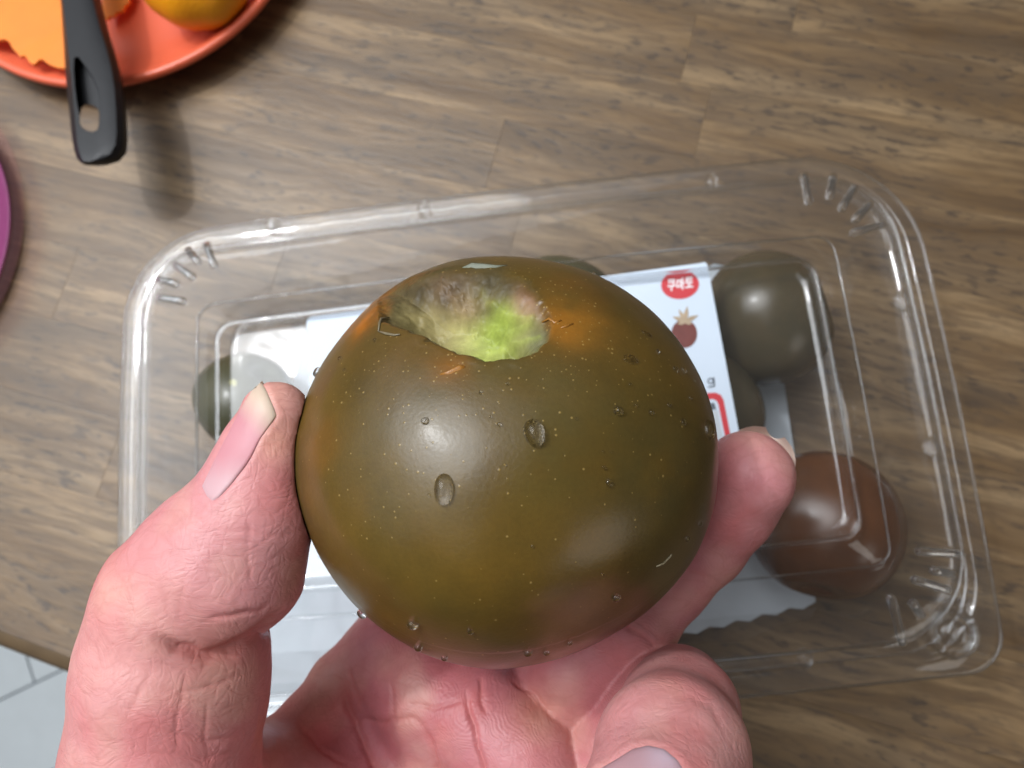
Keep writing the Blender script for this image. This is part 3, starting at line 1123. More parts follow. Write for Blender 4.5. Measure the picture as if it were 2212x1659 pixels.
drop(1154, 936, 21, 27, 12, 'large oval water drop right of the pale highlight on the tomato')
drop(960, 1057, 20, 29, 0, 'large oval water drop at the lower edge of the pale highlight on the tomato')
drop(1528, 928, 16, 25, 0, 'long water drop on the tomato rim above the raised fingertip', 0.8)
drop(665, 795, 9, 19, 0, 'water drop on the tomato rim above the thumb tip', 0.8)
drop(782, 1326, 13, 12, 0, 'round water drop at the lower left rim of the tomato', 0.8)
drop(893, 1346, 13, 12, 0, 'water drop near the bottom rim of the tomato above the palm')
drop(1361, 776, 19, 12, 20, 'flat smeared water drop on the upper right shoulder of the tomato', 0.35)
drop(1397, 722, 14, 8, 0, 'glinting water drop highest on the right shoulder of the tomato', 0.45)
drop(1335, 888, 10, 10, 0, 'round water drop nearest below the smeared drop on the right shoulder')
drop(919, 910, 8, 8, 0, 'small round water drop at the upper edge of the pale highlight')
for x, y, s in ((1016, 1362, 7), (1373, 876, 4), (1406, 891, 6), (1458, 798, 6), (1475, 801, 7), (1444, 875, 5), (1475, 912, 7), (1315, 1043, 7), (1330, 1289, 9),
                (927, 1070, 3.5), (1091, 1004, 3), (1306, 1011, 4), (1038, 848, 4), (1096, 830, 4), (1140, 1408, 9), (1482, 1163, 7), (1079, 917, 4), (1319, 975, 3), (1302, 975, 3),
                (735, 775, 5), (1510, 1130, 6), (905, 1396, 10), (960, 1420, 7), (1230, 1388, 6), (1290, 575, 5), (1360, 830, 4), (1490, 860, 5), (1180, 1408, 7),
                (810, 735, 4), (745, 800, 4), (1060, 900, 3), (1245, 905, 3), (1420, 760, 5), (1300, 1240, 3), (1150, 1180, 3)):
    drop(x, y, s, s * random.uniform(0.9, 1.25), random.uniform(0, 90))

# ================================================================== HAND
H = 0.00055
lo = np.array([-0.112, -0.150, -0.235])
hi = np.array([0.060, 0.006, -0.095])
dims = np.ceil((hi - lo) / H).astype(int)


def smin(a, b, k):
    if k <= 0:
        return np.minimum(a, b)
    h = np.clip(0.5 + 0.5 * (b - a) / k, 0, 1)
    return b + (a - b) * h - k * h * (1 - h)


def seg(P, a, b):
    """tapered capsule; a, b = (px, py, Z, r_px)"""
    A_, B_ = cpt(*a[:3]), cpt(*b[:3])
    ra, rb = a[3] * a[2] / FPX, b[3] * b[2] / FPX
    d = B_ - A_
    q = P - A_.astype(P.dtype)
    t = np.clip((q @ d.astype(P.dtype)) / (d @ d), 0, 1)
    q = q - t[..., None] * d.astype(P.dtype)
    return np.sqrt((q * q).sum(-1)) - (ra + (rb - ra) * t)


def chain(P, pts, k=0.002):
    f = None
    for a, b in zip(pts[:-1], pts[1:]):
        s = seg(P, a, b)
        f = s if f is None else smin(f, s, k)
    return f


def tomato_sdf(P):
    q = P - TCN
    L = np.stack([q @ E1, q @ E2, q @ A], -1)
    n = np.sqrt((L * L).sum(-1)) + 1e-9
    return n - tom_r(L / n[..., None])


def hand_sdf(P):
    # thumb
    dist = chain(P, [(392, 1300, .141, 176), (470, 1206, .140, 158), (540, 1092, .139, 121), (574, 992, .138, 97), (597, 902, .137, 77)], 0.003)
    pad = seg(P, (505, 1215, .139, 160), (545, 1130, .138, 130))
    dist = smin(dist, pad, 0.003)
    prox = chain(P, [(378, 1345, .143, 176), (374, 1450, .143, 190), (352, 1640, .143, 192), (350, 1820, .150, 225), (450, 2050, .170, 270)], 0.004)
    prox = smin(prox, seg(P, (470, 1400, .143, 100), (455, 1520, .143, 112)), 0.003)
    thumb = smin(dist, prox, 0.0016)
    # palm and web
    palm = chain(P, [(840, 1430, .186, 92), (930, 1500, .181, 112), (1040, 1556, .176, 116), (1130, 1630, .171, 108), (1180, 1760, .168, 125)], 0.006)
    body = seg(P, (830, 1800, .183, 190), (1060, 1830, .182, 200))
    body = smin(body, seg(P, (950, 1640, .186, 120), (1000, 1760, .184, 160)), 0.008)
    body = smin(body, seg(P, (900, 1950, .190, 240), (1000, 2250, .200, 260)), 0.01)
    body = smin(body, seg(P, (560, 1900, .170, 230), (900, 2050, .186, 240)), 0.012)
    palm = smin(palm, body, 0.008)
    web = chain(P, [(850, 1390, .190, 92), (740, 1478, .187, 66), (665, 1556, .180, 56), (590, 1622, .172, 58), (500, 1690, .160, 90)], 0.004)
    fold = chain(P, [(560, 1660, .162, 60), (640, 1700, .168, 70), (760, 1740, .176, 110)], 0.005)
    palm = smin(palm, web, 0.005)
    palm = smin(palm, fold, 0.006)
    floor_ = chain(P, [(600, 1690, .176, 60), (700, 1620, .185, 62), (790, 1540, .192, 80), (880, 1500, .192, 100)], 0.004)
    palm = smin(palm, smin(floor_, seg(P, (720, 1720, .182, 110), (850, 1650, .190, 120)), 0.006), 0.005)
    hand = smin(thumb, palm, 0.0035)
    # index finger, behind the tomato
    index = chain(P, [(850, 1420, .190, 92), (960, 1280, .203, 88), (1090, 1130, .206, 82), (1190, 980, .203, 74)], 0.002)
    hand = smin(hand, index, 0.002)
    # middle finger up to the right
    mid = chain(P, [(1150, 1560, .182, 112), (1252, 1436, .1775, 116), (1356, 1338, .1745, 107), (1438, 1245, .1735, 98), (1512, 1166, .172, 99), (1570, 1090, .167, 103), (1614, 1032, .1625, 101)], 0.002)
    hand = smin(hand, mid, 0.0008)
    # curled ring finger
    ring0 = chain(P, [(1200, 1760, .178, 120), (1330, 1610, .172, 112), (1440, 1500, .163, 98)], 0.002)
    ring1 = chain(P, [(1472, 1496, .155, 100), (1468, 1540, .143, 122), (1452, 1630, .126, 158), (1430, 1760, .116, 172), (1410, 1850, .114, 160)], 0.003)
    ring = smin(ring0, ring1, 0.0010)
    hand = smin(hand, ring, 0.0006)
    # little finger, out of the picture below
    lit = chain(P, [(1180, 1900, .180, 120), (1340, 1900, .165, 110), (1440, 1960, .145, 110)], 0.003)
    hand = smin(hand, lit, 0.001)
    # the flesh flattens against the tomato
    return np.maximum(hand, -(tomato_sdf(P) - 0.0001))


gx = (lo[0] + H * np.arange(dims[0])).astype(np.float32)
gy = (lo[1] + H * np.arange(dims[1])).astype(np.float32)
gz = (lo[2] + H * np.arange(dims[2])).astype(np.float32)
# coarse pass finds the blocks worth sampling finely
B = 12
Fv = np.full(tuple(dims), 0.01, np.float32)
nb = np.ceil(dims / B).astype(int)
cx = lo + H * (B * np.stack(np.meshgrid(*[np.arange(n) for n in nb], indexing='ij'), -1) + B / 2)
cval = hand_sdf(cx.reshape(-1, 3)).reshape(tuple(nb))
Fv_sign = cval < 0
for i, j, k in np.argwhere(np.abs(cval) < H * B * 1.15 + 0.004):
    sl = tuple(slice(a * B, min((a + 1) * B, d)) for a, d in zip((i, j, k), dims))
    P = np.stack(np.meshgrid(gx[sl[0]], gy[sl[1]], gz[sl[2]], indexing='ij'), -1).astype(np.float32)
    Fv[sl] = hand_sdf(P)
far = np.abs(cval) >= H * B * 1.15 + 0.004
for i, j, k in np.argwhere(far & Fv_sign):
    sl = tuple(slice(a * B, min((a + 1) * B, d)) for a, d in zip((i, j, k), dims))
    Fv[sl] = -0.01
# close the volume at its outer faces
for ax in range(3):
    for e in (0, -1):
        s = [slice(None)] * 3
        s[ax] = e
        Fv[tuple(s)] = np.maximum(Fv[tuple(s)], H * 0.5)


def surface_nets(F, lo, h):
    n = np.array(F.shape) - 1
    neg = F < 0
    cnt = np.zeros(tuple(n), np.int8)
    for dx in (0, 1):
        for dy in (0, 1):
            for dz in (0, 1):
                cnt += neg[dx:dx + n[0], dy:dy + n[1], dz:dz + n[2]]
    cells = np.argwhere((cnt > 0) & (cnt < 8))
    idx = np.full(tuple(n), -1, np.int64)
    idx[tuple(cells.T)] = np.arange(len(cells))
    acc = np.zeros((len(cells), 3))
    num = np.zeros(len(cells))
    corners = [(a, b, c) for a in (0, 1) for b in (0, 1) for c in (0, 1)]
    for a in corners:
        for ax in range(3):
            if a[ax] == 1:
                continue
            b = list(a)
            b[ax] = 1
            fa = F[tuple((cells + a).T)]
            fb = F[tuple((cells + b).T)]
            m = (fa < 0) != (fb < 0)
            t = np.where(m, fa / np.where(m, fa - fb, 1), 0)
            p = np.array(a, float) + t[:, None] * (np.array(b) - np.array(a))
            acc[m] += p[m]
            num[m] += 1
    V = lo + h * (cells + acc / num[:, None])
    Q = []
    for ax in range(3):
        o1, o2 = [(1, 2), (2, 0), (0, 1)][ax]
        s0 = [slice(None)] * 3
        s1 = [slice(None)] * 3
        s0[ax] = slice(0, -1)
        s1[ax] = slice(1, None)
        ch = neg[tuple(s0)] != neg[tuple(s1)]
        e = np.argwhere(ch)
        ok = (e[:, o1] > 0) & (e[:, o2] > 0) & (e[:, o1] < n[o1]) & (e[:, o2] < n[o2])
        e = e[ok]
        inside_first = neg[tuple(e.T)]
        c = [e.copy() for _ in range(4)]
        c[1][:, o1] -= 1
        c[2][:, o1] -= 1
        c[2][:, o2] -= 1
        c[3][:, o2] -= 1
        q = np.stack([idx[tuple(x.T)] for x in c], 1)
        q[~inside_first] = q[~inside_first][:, ::-1]
        Q.append(q)
    return V, np.concatenate(Q)


HV, HQ = surface_nets(Fv, lo, H)


def sdf_grad(P, e=2e-4):
    gr = np.stack([hand_sdf(P + np.eye(3)[i] * e) - hand_sdf(P - np.eye(3)[i] * e) for i in range(3)], 1)
    return gr / (np.linalg.norm(gr, axis=1, keepdims=True) + 1e-12)


for _ in range(2):
    gN = sdf_grad(HV)
    HV = HV - gN * np.clip(hand_sdf(HV), -H, H)[:, None] * 0.9
# a little smoothing along the mesh keeps the creases soft
nbr = np.concatenate([HQ[:, [0, 1]], HQ[:, [1, 2]], HQ[:, [2, 3]], HQ[:, [3, 0]]])
for _ in range(3):
    s = np.zeros_like(HV)
    c = np.zeros(len(HV))
    np.add.at(s, nbr[:, 0], HV[nbr[:, 1]])
    np.add.at(s, nbr[:, 1], HV[nbr[:, 0]])
    np.add.at(c, nbr[:, 0], 1)
    np.add.at(c, nbr[:, 1], 1)
    HV = HV * 0.5 + 0.5 * s / np.maximum(c, 1)[:, None]
HN = sdf_grad(HV, 4e-4)
HPX = np.stack([HV[:, 0] / -HV[:, 2] * FPX + PXW / 2, -HV[:, 1] / -HV[:, 2] * FPX + PXH / 2], 1)
facing = (HN * -HV / np.linalg.norm(HV, axis=1, keepdims=True)).sum(1)


def line_dist(P, pl):
    """distance to a polyline and a 0..1..0 taper along it"""
    d = np.full(len(P), 1e9)
    s = np.zeros(len(P))
    lens = [np.linalg.norm(np.subtract(b, a)) for a, b in zip(pl[:-1], pl[1:])]
    tot, run = sum(lens), 0.0
    for (a, b), L in zip(zip(pl[:-1], pl[1:]), lens):
        a, b = np.array(a, float), np.array(b, float)
        ab = b - a
        t = np.clip(((P - a) @ ab) / (ab @ ab), 0, 1)
        e = np.linalg.norm(P - a - t[:, None] * ab, axis=1)
        m = e < d
        d[m] = e[m]
        s[m] = (run + t[m] * L) / tot
        run += L
    return d, np.clip(np.minimum(s, 1 - s) * 4.5, 0, 1)


# creases: picture polyline, half width px, depth mm, depth range of the flesh they belong to
creases = [
    ([(325, 1372), (385, 1404), (440, 1418), (500, 1404), (545, 1378), (580, 1345), (620, 1310)], 20, 2.4, (.10, .16)),
    ([(430, 1338), (500, 1334), (560, 1322), (600, 1296)], 8, 0.5, (.10, .16)),
    ([(470, 1142), (540, 1150), (610, 1158), (660, 1140)], 6, 0.28, (.10, .16)),
    ([(540, 1110), (538, 1180), (536, 1270)], 5, 0.20, (.10, .16)),
    ([(400, 1240), (392, 1300), (380, 1360)], 6, 0.2, (.10, .16)),
    ([(300, 1560), (380, 1590), (450, 1600), (545, 1590)], 7, 0.40, (.10, .16)),
    ([(310, 1480), (380, 1500), (470, 1480), (560, 1440)], 6, 0.28, (.10, .16)),
    ([(400, 1450), (385, 1540), (380, 1640)], 6, 0.25, (.10, .16)),
    ([(340, 1440), (300, 1500), (270, 1560)], 6, 0.2, (.10, .16)),
    ([(350, 1620), (440, 1640), (540, 1620)], 6, 0.25, (.10, .16)),
    ([(450, 1500), (440, 1580), (460, 1660)], 5, 0.2, (.10, .16)),
    # palm lines
    ([(1008, 1490), (1018, 1560), (1040, 1640), (1060, 1720)], 8, 0.9, (.14, .21)),
    ([(1035, 1455), (1044, 1510), (1052, 1545)], 7, 0.6, (.14, .21)),
    ([(905, 1560), (925, 1600), (950, 1659), (975, 1720)], 8, 0.7, (.14, .21)),
    ([(770, 1550), (830, 1560), (890, 1552), (925, 1575)], 9, 0.5, (.14, .21)),
    ([(845, 1470), (848, 1530), (850, 1570)], 6, 0.4, (.14, .21)),
    ([(728, 1440), (745, 1500), (770, 1560), (800, 1640), (840, 1720)], 12, 1.0, (.14, .21)),
    ([(755, 1440), (768, 1500), (785, 1540)], 7, 0.5, (.14, .21)),
    ([(870, 1520), (940, 1530), (1000, 1510)], 7, 0.35, (.14, .21)),
    ([(640, 1560), (690, 1610), (760, 1659)], 8, 0.5, (.14, .21)),
    # middle finger joints
    ([(1345, 1352), (1385, 1372), (1425, 1402)], 9, 0.6, (.14, .2)),
    ([(1365, 1335), (1405, 1362), (1440, 1380)], 6, 0.3, (.14, .2)),
    ([(1095, 1462), (1150, 1500), (1200, 1560)], 7, 0.5, (.14, .21)),
    ([(1480, 1228), (1530, 1252), (1570, 1262)], 7, 0.25, (.14, .2)),
    # wrinkles over the curled joint
    ([(1440, 1520), (1490, 1500), (1540, 1530), (1575, 1590)], 9, 0.22, (.10, .16)),
    ([(1430, 1560), (1490, 1545), (1545, 1590)], 7, 0.12, (.10, .16)),
]
disp = np.zeros(len(HV))
crs = np.zeros(len(HV))
dep = -HV[:, 2]
for pl, wpx, mm, (za, zb) in creases:
    d, tp = line_dist(HPX + 5 * np.stack([fbm(HV * 250, 2), fbm(HV * 250 + 7, 2)], 1), pl)
    wpx = wpx * 0.66
    wgt = tp * np.exp(-(d / wpx) ** 2) * (facing > 0.0) * ((dep > za) & (dep < zb))
    disp += wgt * mm * 0.001 * (0.7 if za < 0.13 else 1.05)
    crs = np.maximum(crs, tp * np.exp(-(d / (wpx * 1.1)) ** 2) * min(1, mm / 0.8) * (facing > 0.0) * ((dep > za) & (dep < zb)))
nails_px = {
    'thumb': [(566, 820), (578, 845), (592, 878), (599, 897), (582, 922), (564, 948), (545, 985), (530, 1008), (500, 1046), (473, 1076), (458, 1086), (444, 1076), (434, 1054), (450, 1020), (470, 978), (495, 930), (520, 880), (545, 840)],
    'ring': [(1262, 1705), (1290, 1662), (1328, 1640), (1366, 1616), (1400, 1608), (1436, 1616), (1466, 1640), (1484, 1668), (1492, 1720), (1470, 1790), (1400, 1815), (1310, 1790)],
}
nail_rng = {'thumb': (.11, .16), 'ring': (.09, .15)}
nail_w = np.zeros(len(HV))
for k, pl in nails_px.items():
    s = poly_sd(HPX, np.array(pl, float))
    za, zb = nail_rng[k]
    wn_ = sstep(-2, 7, s) * ((dep > za) & (dep < zb)) * (facing > -0.2)
    nail_w = np.maximum(nail_w, wn_)
    # soft fold of skin round the nail
    fold_ = np.exp(-((s + 9) / 7) ** 2) * ((dep > za) & (dep < zb)) * (facing > -0.1)
    disp -= fold_ * 0.00012
disp += nail_w * 0.00012
disp -= 0.00016 * fbm(HV * 130, 2)
HVd = HV - HN * disp[:, None]
HW = c2w(HVd)
h_org = c2w(cpt(900, 1900, .18))

# skin tint
colr = np.tile(np.array([0.570, 0.250, 0.240]), (len(HV), 1))


def hb(px, py, rpx, c, w, za=.09, zb=.24):
    lay(np.exp(-((HPX[:, 0] - px) ** 2 + (HPX[:, 1] - py) ** 2) / rpx ** 2) * w * ((dep > za) & (dep < zb)), c)


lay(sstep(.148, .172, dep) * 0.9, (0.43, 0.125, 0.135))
hb(610, 860, 70, (0.66, 0.36, 0.27), 0.8, .1, .15)
hb(600, 960, 50, (0.66, 0.36, 0.25), 0.7, .1, .15)
hb(640, 1060, 80, (0.60, 0.22, 0.20), 0.6, .1, .15)
hb(215, 1300, 80, (0.60, 0.22, 0.20), 0.7, .1, .16)
hb(260, 1450, 160, (0.60, 0.30, 0.26), 0.6, .1, .16)
hb(520, 1230, 120, (0.50, 0.235, 0.23), 0.6, .1, .16)
hb(470, 1410, 70, (0.52, 0.16, 0.14), 0.7, .1, .16)
hb(450, 1570, 130, (0.52, 0.20, 0.18), 0.5, .1, .16)
hb(610, 1590, 60, (0.60, 0.22, 0.12), 0.8, .14, .2)
hb(700, 1520, 70, (0.52, 0.20, 0.14), 0.6, .14, .2)
hb(650, 1640, 80, (0.48, 0.24, 0.20), 0.6, .14, .2)
hb(1620, 1020, 90, (0.60, 0.25, 0.24), 0.7, .14, .2)
hb(1620, 950, 40, (0.66, 0.34, 0.29), 0.6, .14, .2)
hb(1160, 1540, 60, (0.52, 0.24, 0.16), 0.7, .14, .2)
hb(1440, 1430, 70, (0.50, 0.21, 0.18), 0.6, .1, .2)
hb(1480, 1560, 120, (0.46, 0.22, 0.20), 0.8, .1, .17)
hb(1560, 1640, 90, (0.52, 0.27, 0.24), 0.7, .1, .17)
lay(np.clip(fbm(HV * 110, 3), 0, 1) * 0.65, (0.53, 0.150, 0.145))
lay(np.clip(-fbm(HV * 90 + 5, 3), 0, 1) * 0.55, (0.60, 0.35, 0.27))
lay(np.clip(fbm(HV * 60 + 31, 2), 0, 1) * 0.35, (0.50, 0.24, 0.27))
lay(crs * 0.45, (0.50, 0.15, 0.13))


def skin_material():
    t = NT('skin')
    col = t.n('Attribute', dict(attribute_name='tint')).outputs['Color']
    rd = t.n('Attribute', dict(attribute_name='ridge')).outputs['Fac']
    c = t.coords()
    cw = t.n('TexNoise', None, Vector=c, Scale=90, Detail=2).outputs['Color']
    cws = t.n('VectorMath', dict(operation='SCALE'), i0=cw)
    cws.inputs['Scale'].default_value = 0.010
    cv = t.n('VectorMath', dict(operation='ADD'), i0=c, i1=cws.outputs[0]).outputs[0]
    vo = t.n('TexVoronoi', dict(feature='DISTANCE_TO_EDGE'), Vector=t.n('Mapping', None, Vector=cv, Scale=(1, 0.55, 0.8), Rotation=(0, 0, 0.5)).outputs[0], Scale=620)
    cell = t.math('MINIMUM', t.math('MULTIPLY', vo.outputs['Distance'], 5.0), 1.0)
    vo2 = t.n('TexVoronoi', dict(feature='DISTANCE_TO_EDGE'), Vector=t.n('Mapping', None, Vector=cv, Scale=(0.5, 1, 0.8), Rotation=(0, 0, -0.6)).outputs[0], Scale=300)
    cell2 = t.math('MINIMUM', t.math('MULTIPLY', vo2.outputs['Distance'], 9.0), 1.0)
    wv = t.n('TexWave', dict(wave_type='BANDS', bands_direction='DIAGONAL'), Vector=cv, Scale=640, Distortion=3.0, Detail=2.0, Detail_Scale=0.6)
    fine = t.noise(c, 2400, 3, 0.6)
    h1 = t.noise(t.n('Mapping', None, Vector=cv, Rotation=(0, 0, 0.62), Scale=(260, 1500, 700)).outputs[0], 1.0, 2, 0.5)
    h2 = t.noise(t.n('Mapping', None, Vector=cv, Rotation=(0, 0, -0.75), Scale=(300, 1350, 700)).outputs[0], 1.0, 2, 0.5)
    hatch = t.math('ADD', t.math('SMOOTH_MIN', h1, 0.48, 0.1), t.math('SMOOTH_MIN', h2, 0.48, 0.1))
    fine = t.math('ADD', fine, t.math('MULTIPLY', hatch, 6.5))
    wave = t.math('MULTIPLY', wv.outputs['Fac'], t.math('MULTIPLY', rd, 0.45))
    h = t.math('ADD', t.math('MULTIPLY', cell, 0.40), t.math('ADD', t.math('MULTIPLY', cell2, 0.22), t.math('ADD', t.math('MULTIPLY', fine, 0.3), wave)))
    b = t.bump(h, 0.40, 0.00020)
    mott = t.noise(c, 260, 4, 0.6)
    col = t.mix(0.5, col, t.ramp(mott, [(0.3, (0.86, 0.78, 0.78)), (0.5, (1, 1, 1)), (0.7, (1.06, 1.08, 1.08))]), 'MULTIPLY')
    col = t.mix(t.math('MULTIPLY', t.math('SUBTRACT', 1.0, cell2), 0.16), col, (0.42, 0.12, 0.11))
    p = principled(t, Base_Color=col, Roughness=0.46, Normal=b, Specular_IOR_Level=0.42, Subsurface_Weight=0.14, Subsurface_Scale=0.0035, Subsurface_Radius=(1.0, 0.35, 0.22))
    return t.done(p.outputs[0])


hand = mesh_obj('hand', HW - h_org, HQ.tolist(), skin_material())
hand.location = Vector(h_org.tolist())
tag(hand, 'bare left hand gripping the large olive tomato between thumb and fingers', 'hand')
set_color_attr(hand, 'tint', np.clip(colr * np.array([1.10, 1.05, 1.09]), 0, 0.85))
ridge = np.clip(sstep(.150, .165, dep), 0, 1) * (HPX[:, 0] > 760)
set_float_attr(hand, 'ridge', np.clip(ridge, 0, 1))
sub = hand.modifiers.new('smooth', 'SUBSURF')
sub.levels = 0
sub.render_levels = 1


# nails
def nail_material():
    t = NT('finger nail')
    col = t.n('Attribute', dict(attribute_name='tint')).outputs['Color']
    c = t.coords()
    n_ = t.noise(t.n('Mapping', None, Vector=c, Scale=(900, 250, 500)).outputs[0], 1.0, 2)
    b = t.bump(n_, 0.15, 0.0001)
    p = principled(t, Base_Color=col, Roughness=0.48, Normal=b, Specular_IOR_Level=0.4, Subsurface_Weight=0.2, Subsurface_Scale=0.002, Subsurface_Radius=(1, 0.5, 0.4))
    return t.done(p.outputs[0])


NAIL = nail_material()


def hit_hand(px, py, z0, iters=60):
    d = np.stack([(px - PXW / 2) / FPX, -(py - PXH / 2) / FPX, -np.ones_like(px)], 1)
    L = np.linalg.norm(d, axis=1, keepdims=True)
    d = d / L
    t = np.full(len(px), z0)
    best = t.copy()
    bv = np.full(len(px), 1e9)
    for _ in range(iters):
        s = hand_sdf(d * t[:, None])
        m = s < bv
        bv[m] = s[m]
        best[m] = t[m]
        t = t + np.clip(s, -0.01, 0.01) * 0.7
        t = np.minimum(t, 0.19)
    t = np.where(np.abs(s) < 2e-4, t, best)
    return d * t[:, None]


def make_nail(pl, z0, colour, lift=0.00022):
    pl = np.array(pl, float)
    c = pl.mean(0)
    # resample the outline
    seg_ = np.concatenate([pl, pl[:1]])
    L = np.concatenate([[0], np.cumsum(np.linalg.norm(np.diff(seg_, axis=0), axis=1))])
    s = np.linspace(0, L[-1], 97)[:-1]
    out = np.stack([np.interp(s, L, seg_[:, 0]), np.interp(s, L, seg_[:, 1])], 1)
    fr = [1.0, 0.985, 0.95, 0.88, 0.78, 0.65, 0.5, 0.34, 0.17]
    pts = np.concatenate([c + (out - c) * f for f in fr] + [c[None]])
    P = hit_hand(pts[:, 0], pts[:, 1], z0)
    N = sdf_grad(P, 6e-4)
    up = np.concatenate([np.full(96, -0.00030), np.full(96, -0.00006), np.full(96, lift * 0.45)] + [np.full(96, lift)] * 6 + [np.array([lift])])
    P = P + N * up[:, None]
    F = []
    for k in range(len(fr) - 1):
        for i in range(96):
            j = (i + 1) % 96
            F.append((k * 96 + i, (k + 1) * 96 + i, (k + 1) * 96 + j, k * 96 + j))
    k = len(fr) - 1
    for i in range(96):
        F.append((k * 96 + i, len(P) - 1, k * 96 + (i + 1) % 96))
    o = mesh_obj('nail', c2w(P), F, NAIL)
    set_color_attr(o, 'tint', np.array([colour(x, y) for x, y in pts]))
    child(o, hand)
    return o


def lerp3(a, b, f):
    return np.array(a) * (1 - f) + np.array(b) * f


def thumb_col(x, y):
    c = np.array([0.56, 0.24, 0.27])
    # pale free edge towards the tip, milky root at the bottom
    f = np.clip(((x - 560) * 0.75 + (905 - y) * 0.65) / 55 + 0.55, 0, 1)
    c = lerp3(c, (0.62, 0.50, 0.38), f * 0.9)
    c = lerp3(c, (0.56, 0.36, 0.38), np.clip((y - 985) / 60, 0, 1) * 0.8)
    return c


def ring_col(x, y):
    c = np.array([0.40, 0.225, 0.245])
    f = math.exp(-((x - 1440) ** 2 + (y - 1630) ** 2) / 45 ** 2)
    return lerp3(c, (0.50, 0.36, 0.42), f)


tag(make_nail(nails_px['thumb'], 0.105, thumb_col), 'long pink thumb nail with pale free edge')
tag(make_nail(nails_px['ring'], 0.085, ring_col), 'mauve nail of the curled finger')

def back_nail():
    """nail on the far side of the raised fingertip, only its pale rim shows past the flesh"""
    c = cpt(1622, 1022, .1668)
    ax = np.array([0.42, 0.62, -0.12])
    ax /= np.linalg.norm(ax)
    nr = np.array([0.45, 0.12, -0.88])
    nr -= (nr @ ax) * ax
    nr /= np.linalg.norm(nr)
    sd_ = np.cross(nr, ax)
    rings = []
    m = 22
    for lift in (0.0, 0.0006):
        pass
    V, F = [], []
    nu, nv = 16, 18
    for lay_ in (0.0, 0.0005):
        for i in range(nu):
            for j in range(nv):
                f = i / (nu - 1)
                g_ = j / (nv - 1) * 2 - 1
                wd = 0.0076 * math.sqrt(max(0.05, 1 - max(0, (f - 0.55) / 0.47) ** 2))
                x = g_ * wd
                yl = -0.006 + 0.0161 * f
                z = 0.0030 - 0.0046 * g_ ** 2 - lay_
                V.append(c + sd_ * x + ax * yl + nr * z)
    for b in (0, nu * nv):
        for i in range(nu - 1):
            for j in range(nv - 1):
                q = (b + i * nv + j, b + i * nv + j + 1, b + (i + 1) * nv + j + 1, b + (i + 1) * nv + j)
                F.append(q if b == 0 else q[::-1])
    o = mesh_obj('nail', c2w(np.array(V)), F, NAIL)
    set_color_attr(o, 'tint', np.tile(np.array([0.66, 0.50, 0.42]), (len(V), 1)))
    child(o, hand)
    return o


tag(back_nail(), 'pale nail rim behind the raised fingertip')

# ================================================================== PLATE, ORANGE, PEELINGS, PEELER
CORAL = simple_mat('coral plastic', (0.74, 0.135, 0.062), 0.32, 0.04, 60)
PLATE_RIM = 0.017
pr = np.array([on_plane(*q, PLATE_RIM)[:2] for q in ((568, 0), (505, 62), (430, 115), (350, 155), (270, 178), (200, 184), (135, 178), (60, 163), (0, 145))])
Am = np.column_stack([2 * pr, np.ones(len(pr))])
sol = np.linalg.lstsq(Am, (pr ** 2).sum(1), rcond=None)[0]
pc = sol[:2]
prad = math.sqrt(sol[2] + pc @ pc)
print('plate', pc, prad)
prof = [(0.0, 0.004), (0.55, 0.0042), (0.72, 0.0052), (0.80, 0.0065), (0.88, 0.0100), (0.940, 0.0145), (0.965, 0.0164), (0.985, PLATE_RIM), (1.0, PLATE_RIM - 0.0006), (1.003, PLATE_RIM - 0.003),
        (0.985, PLATE_RIM - 0.005), (0.93, 0.0100), (0.86, 0.0060), (0.80, 0.0030), (0.72, 0.0012), (0.70, 0.0), (0.66, 0.0), (0.64, 0.0014), (0.0, 0.0016)]
n = 120
a = np.linspace(0, 2 * np.pi, n, endpoint=False)
rings = [np.column_stack([np.cos(a) * max(r_, 0.01) * prad, np.sin(a) * max(r_, 0.01) * prad, np.full(n, z)]) for r_, z in prof]
V, F = loft(rings, True, True)
plate = mesh_obj('plate', V, F, CORAL)
plate.location = (pc[0], pc[1], 0.0002)
tag(plate, 'coral orange plastic plate with raised rim at the upper left', 'plate')
bm = bmesh.new()
bm.from_mesh(plate.data)
bmesh.ops.recalc_face_normals(bm, faces=bm.faces)
bm.to_mesh(plate.data)
bm.free()


def orange_material():
    t = NT('orange peel')
    c = t.coords()
    f = t.noise(c, 60, 3)
    pits = t.n('TexVoronoi', None, Vector=c, Scale=700).outputs['Distance']
    col = t.mix(f, (0.80, 0.27, 0.006), (0.85, 0.36, 0.008))
    b = t.bump(pits, 0.3, 0.0004)
    p = principled(t, Base_Color=col, Roughness=0.35, Normal=b, Subsurface_Weight=0.1, Subsurface_Scale=0.003)
    return t.done(p.outputs[0])


ORANGE = orange_material()
PITH = simple_mat('inner peel', (0.82, 0.215, 0.008), 0.55, 0.14, 70)
of = round_fruit('orange', on_plane(418, -52, 0.0255), 0.0235, ORANGE, 0.86, (0.2, 0.1, 0.9), 0.06, 8, 2)
tag(of, 'whole yellow orange fruit lying in the coral plate', 'orange')


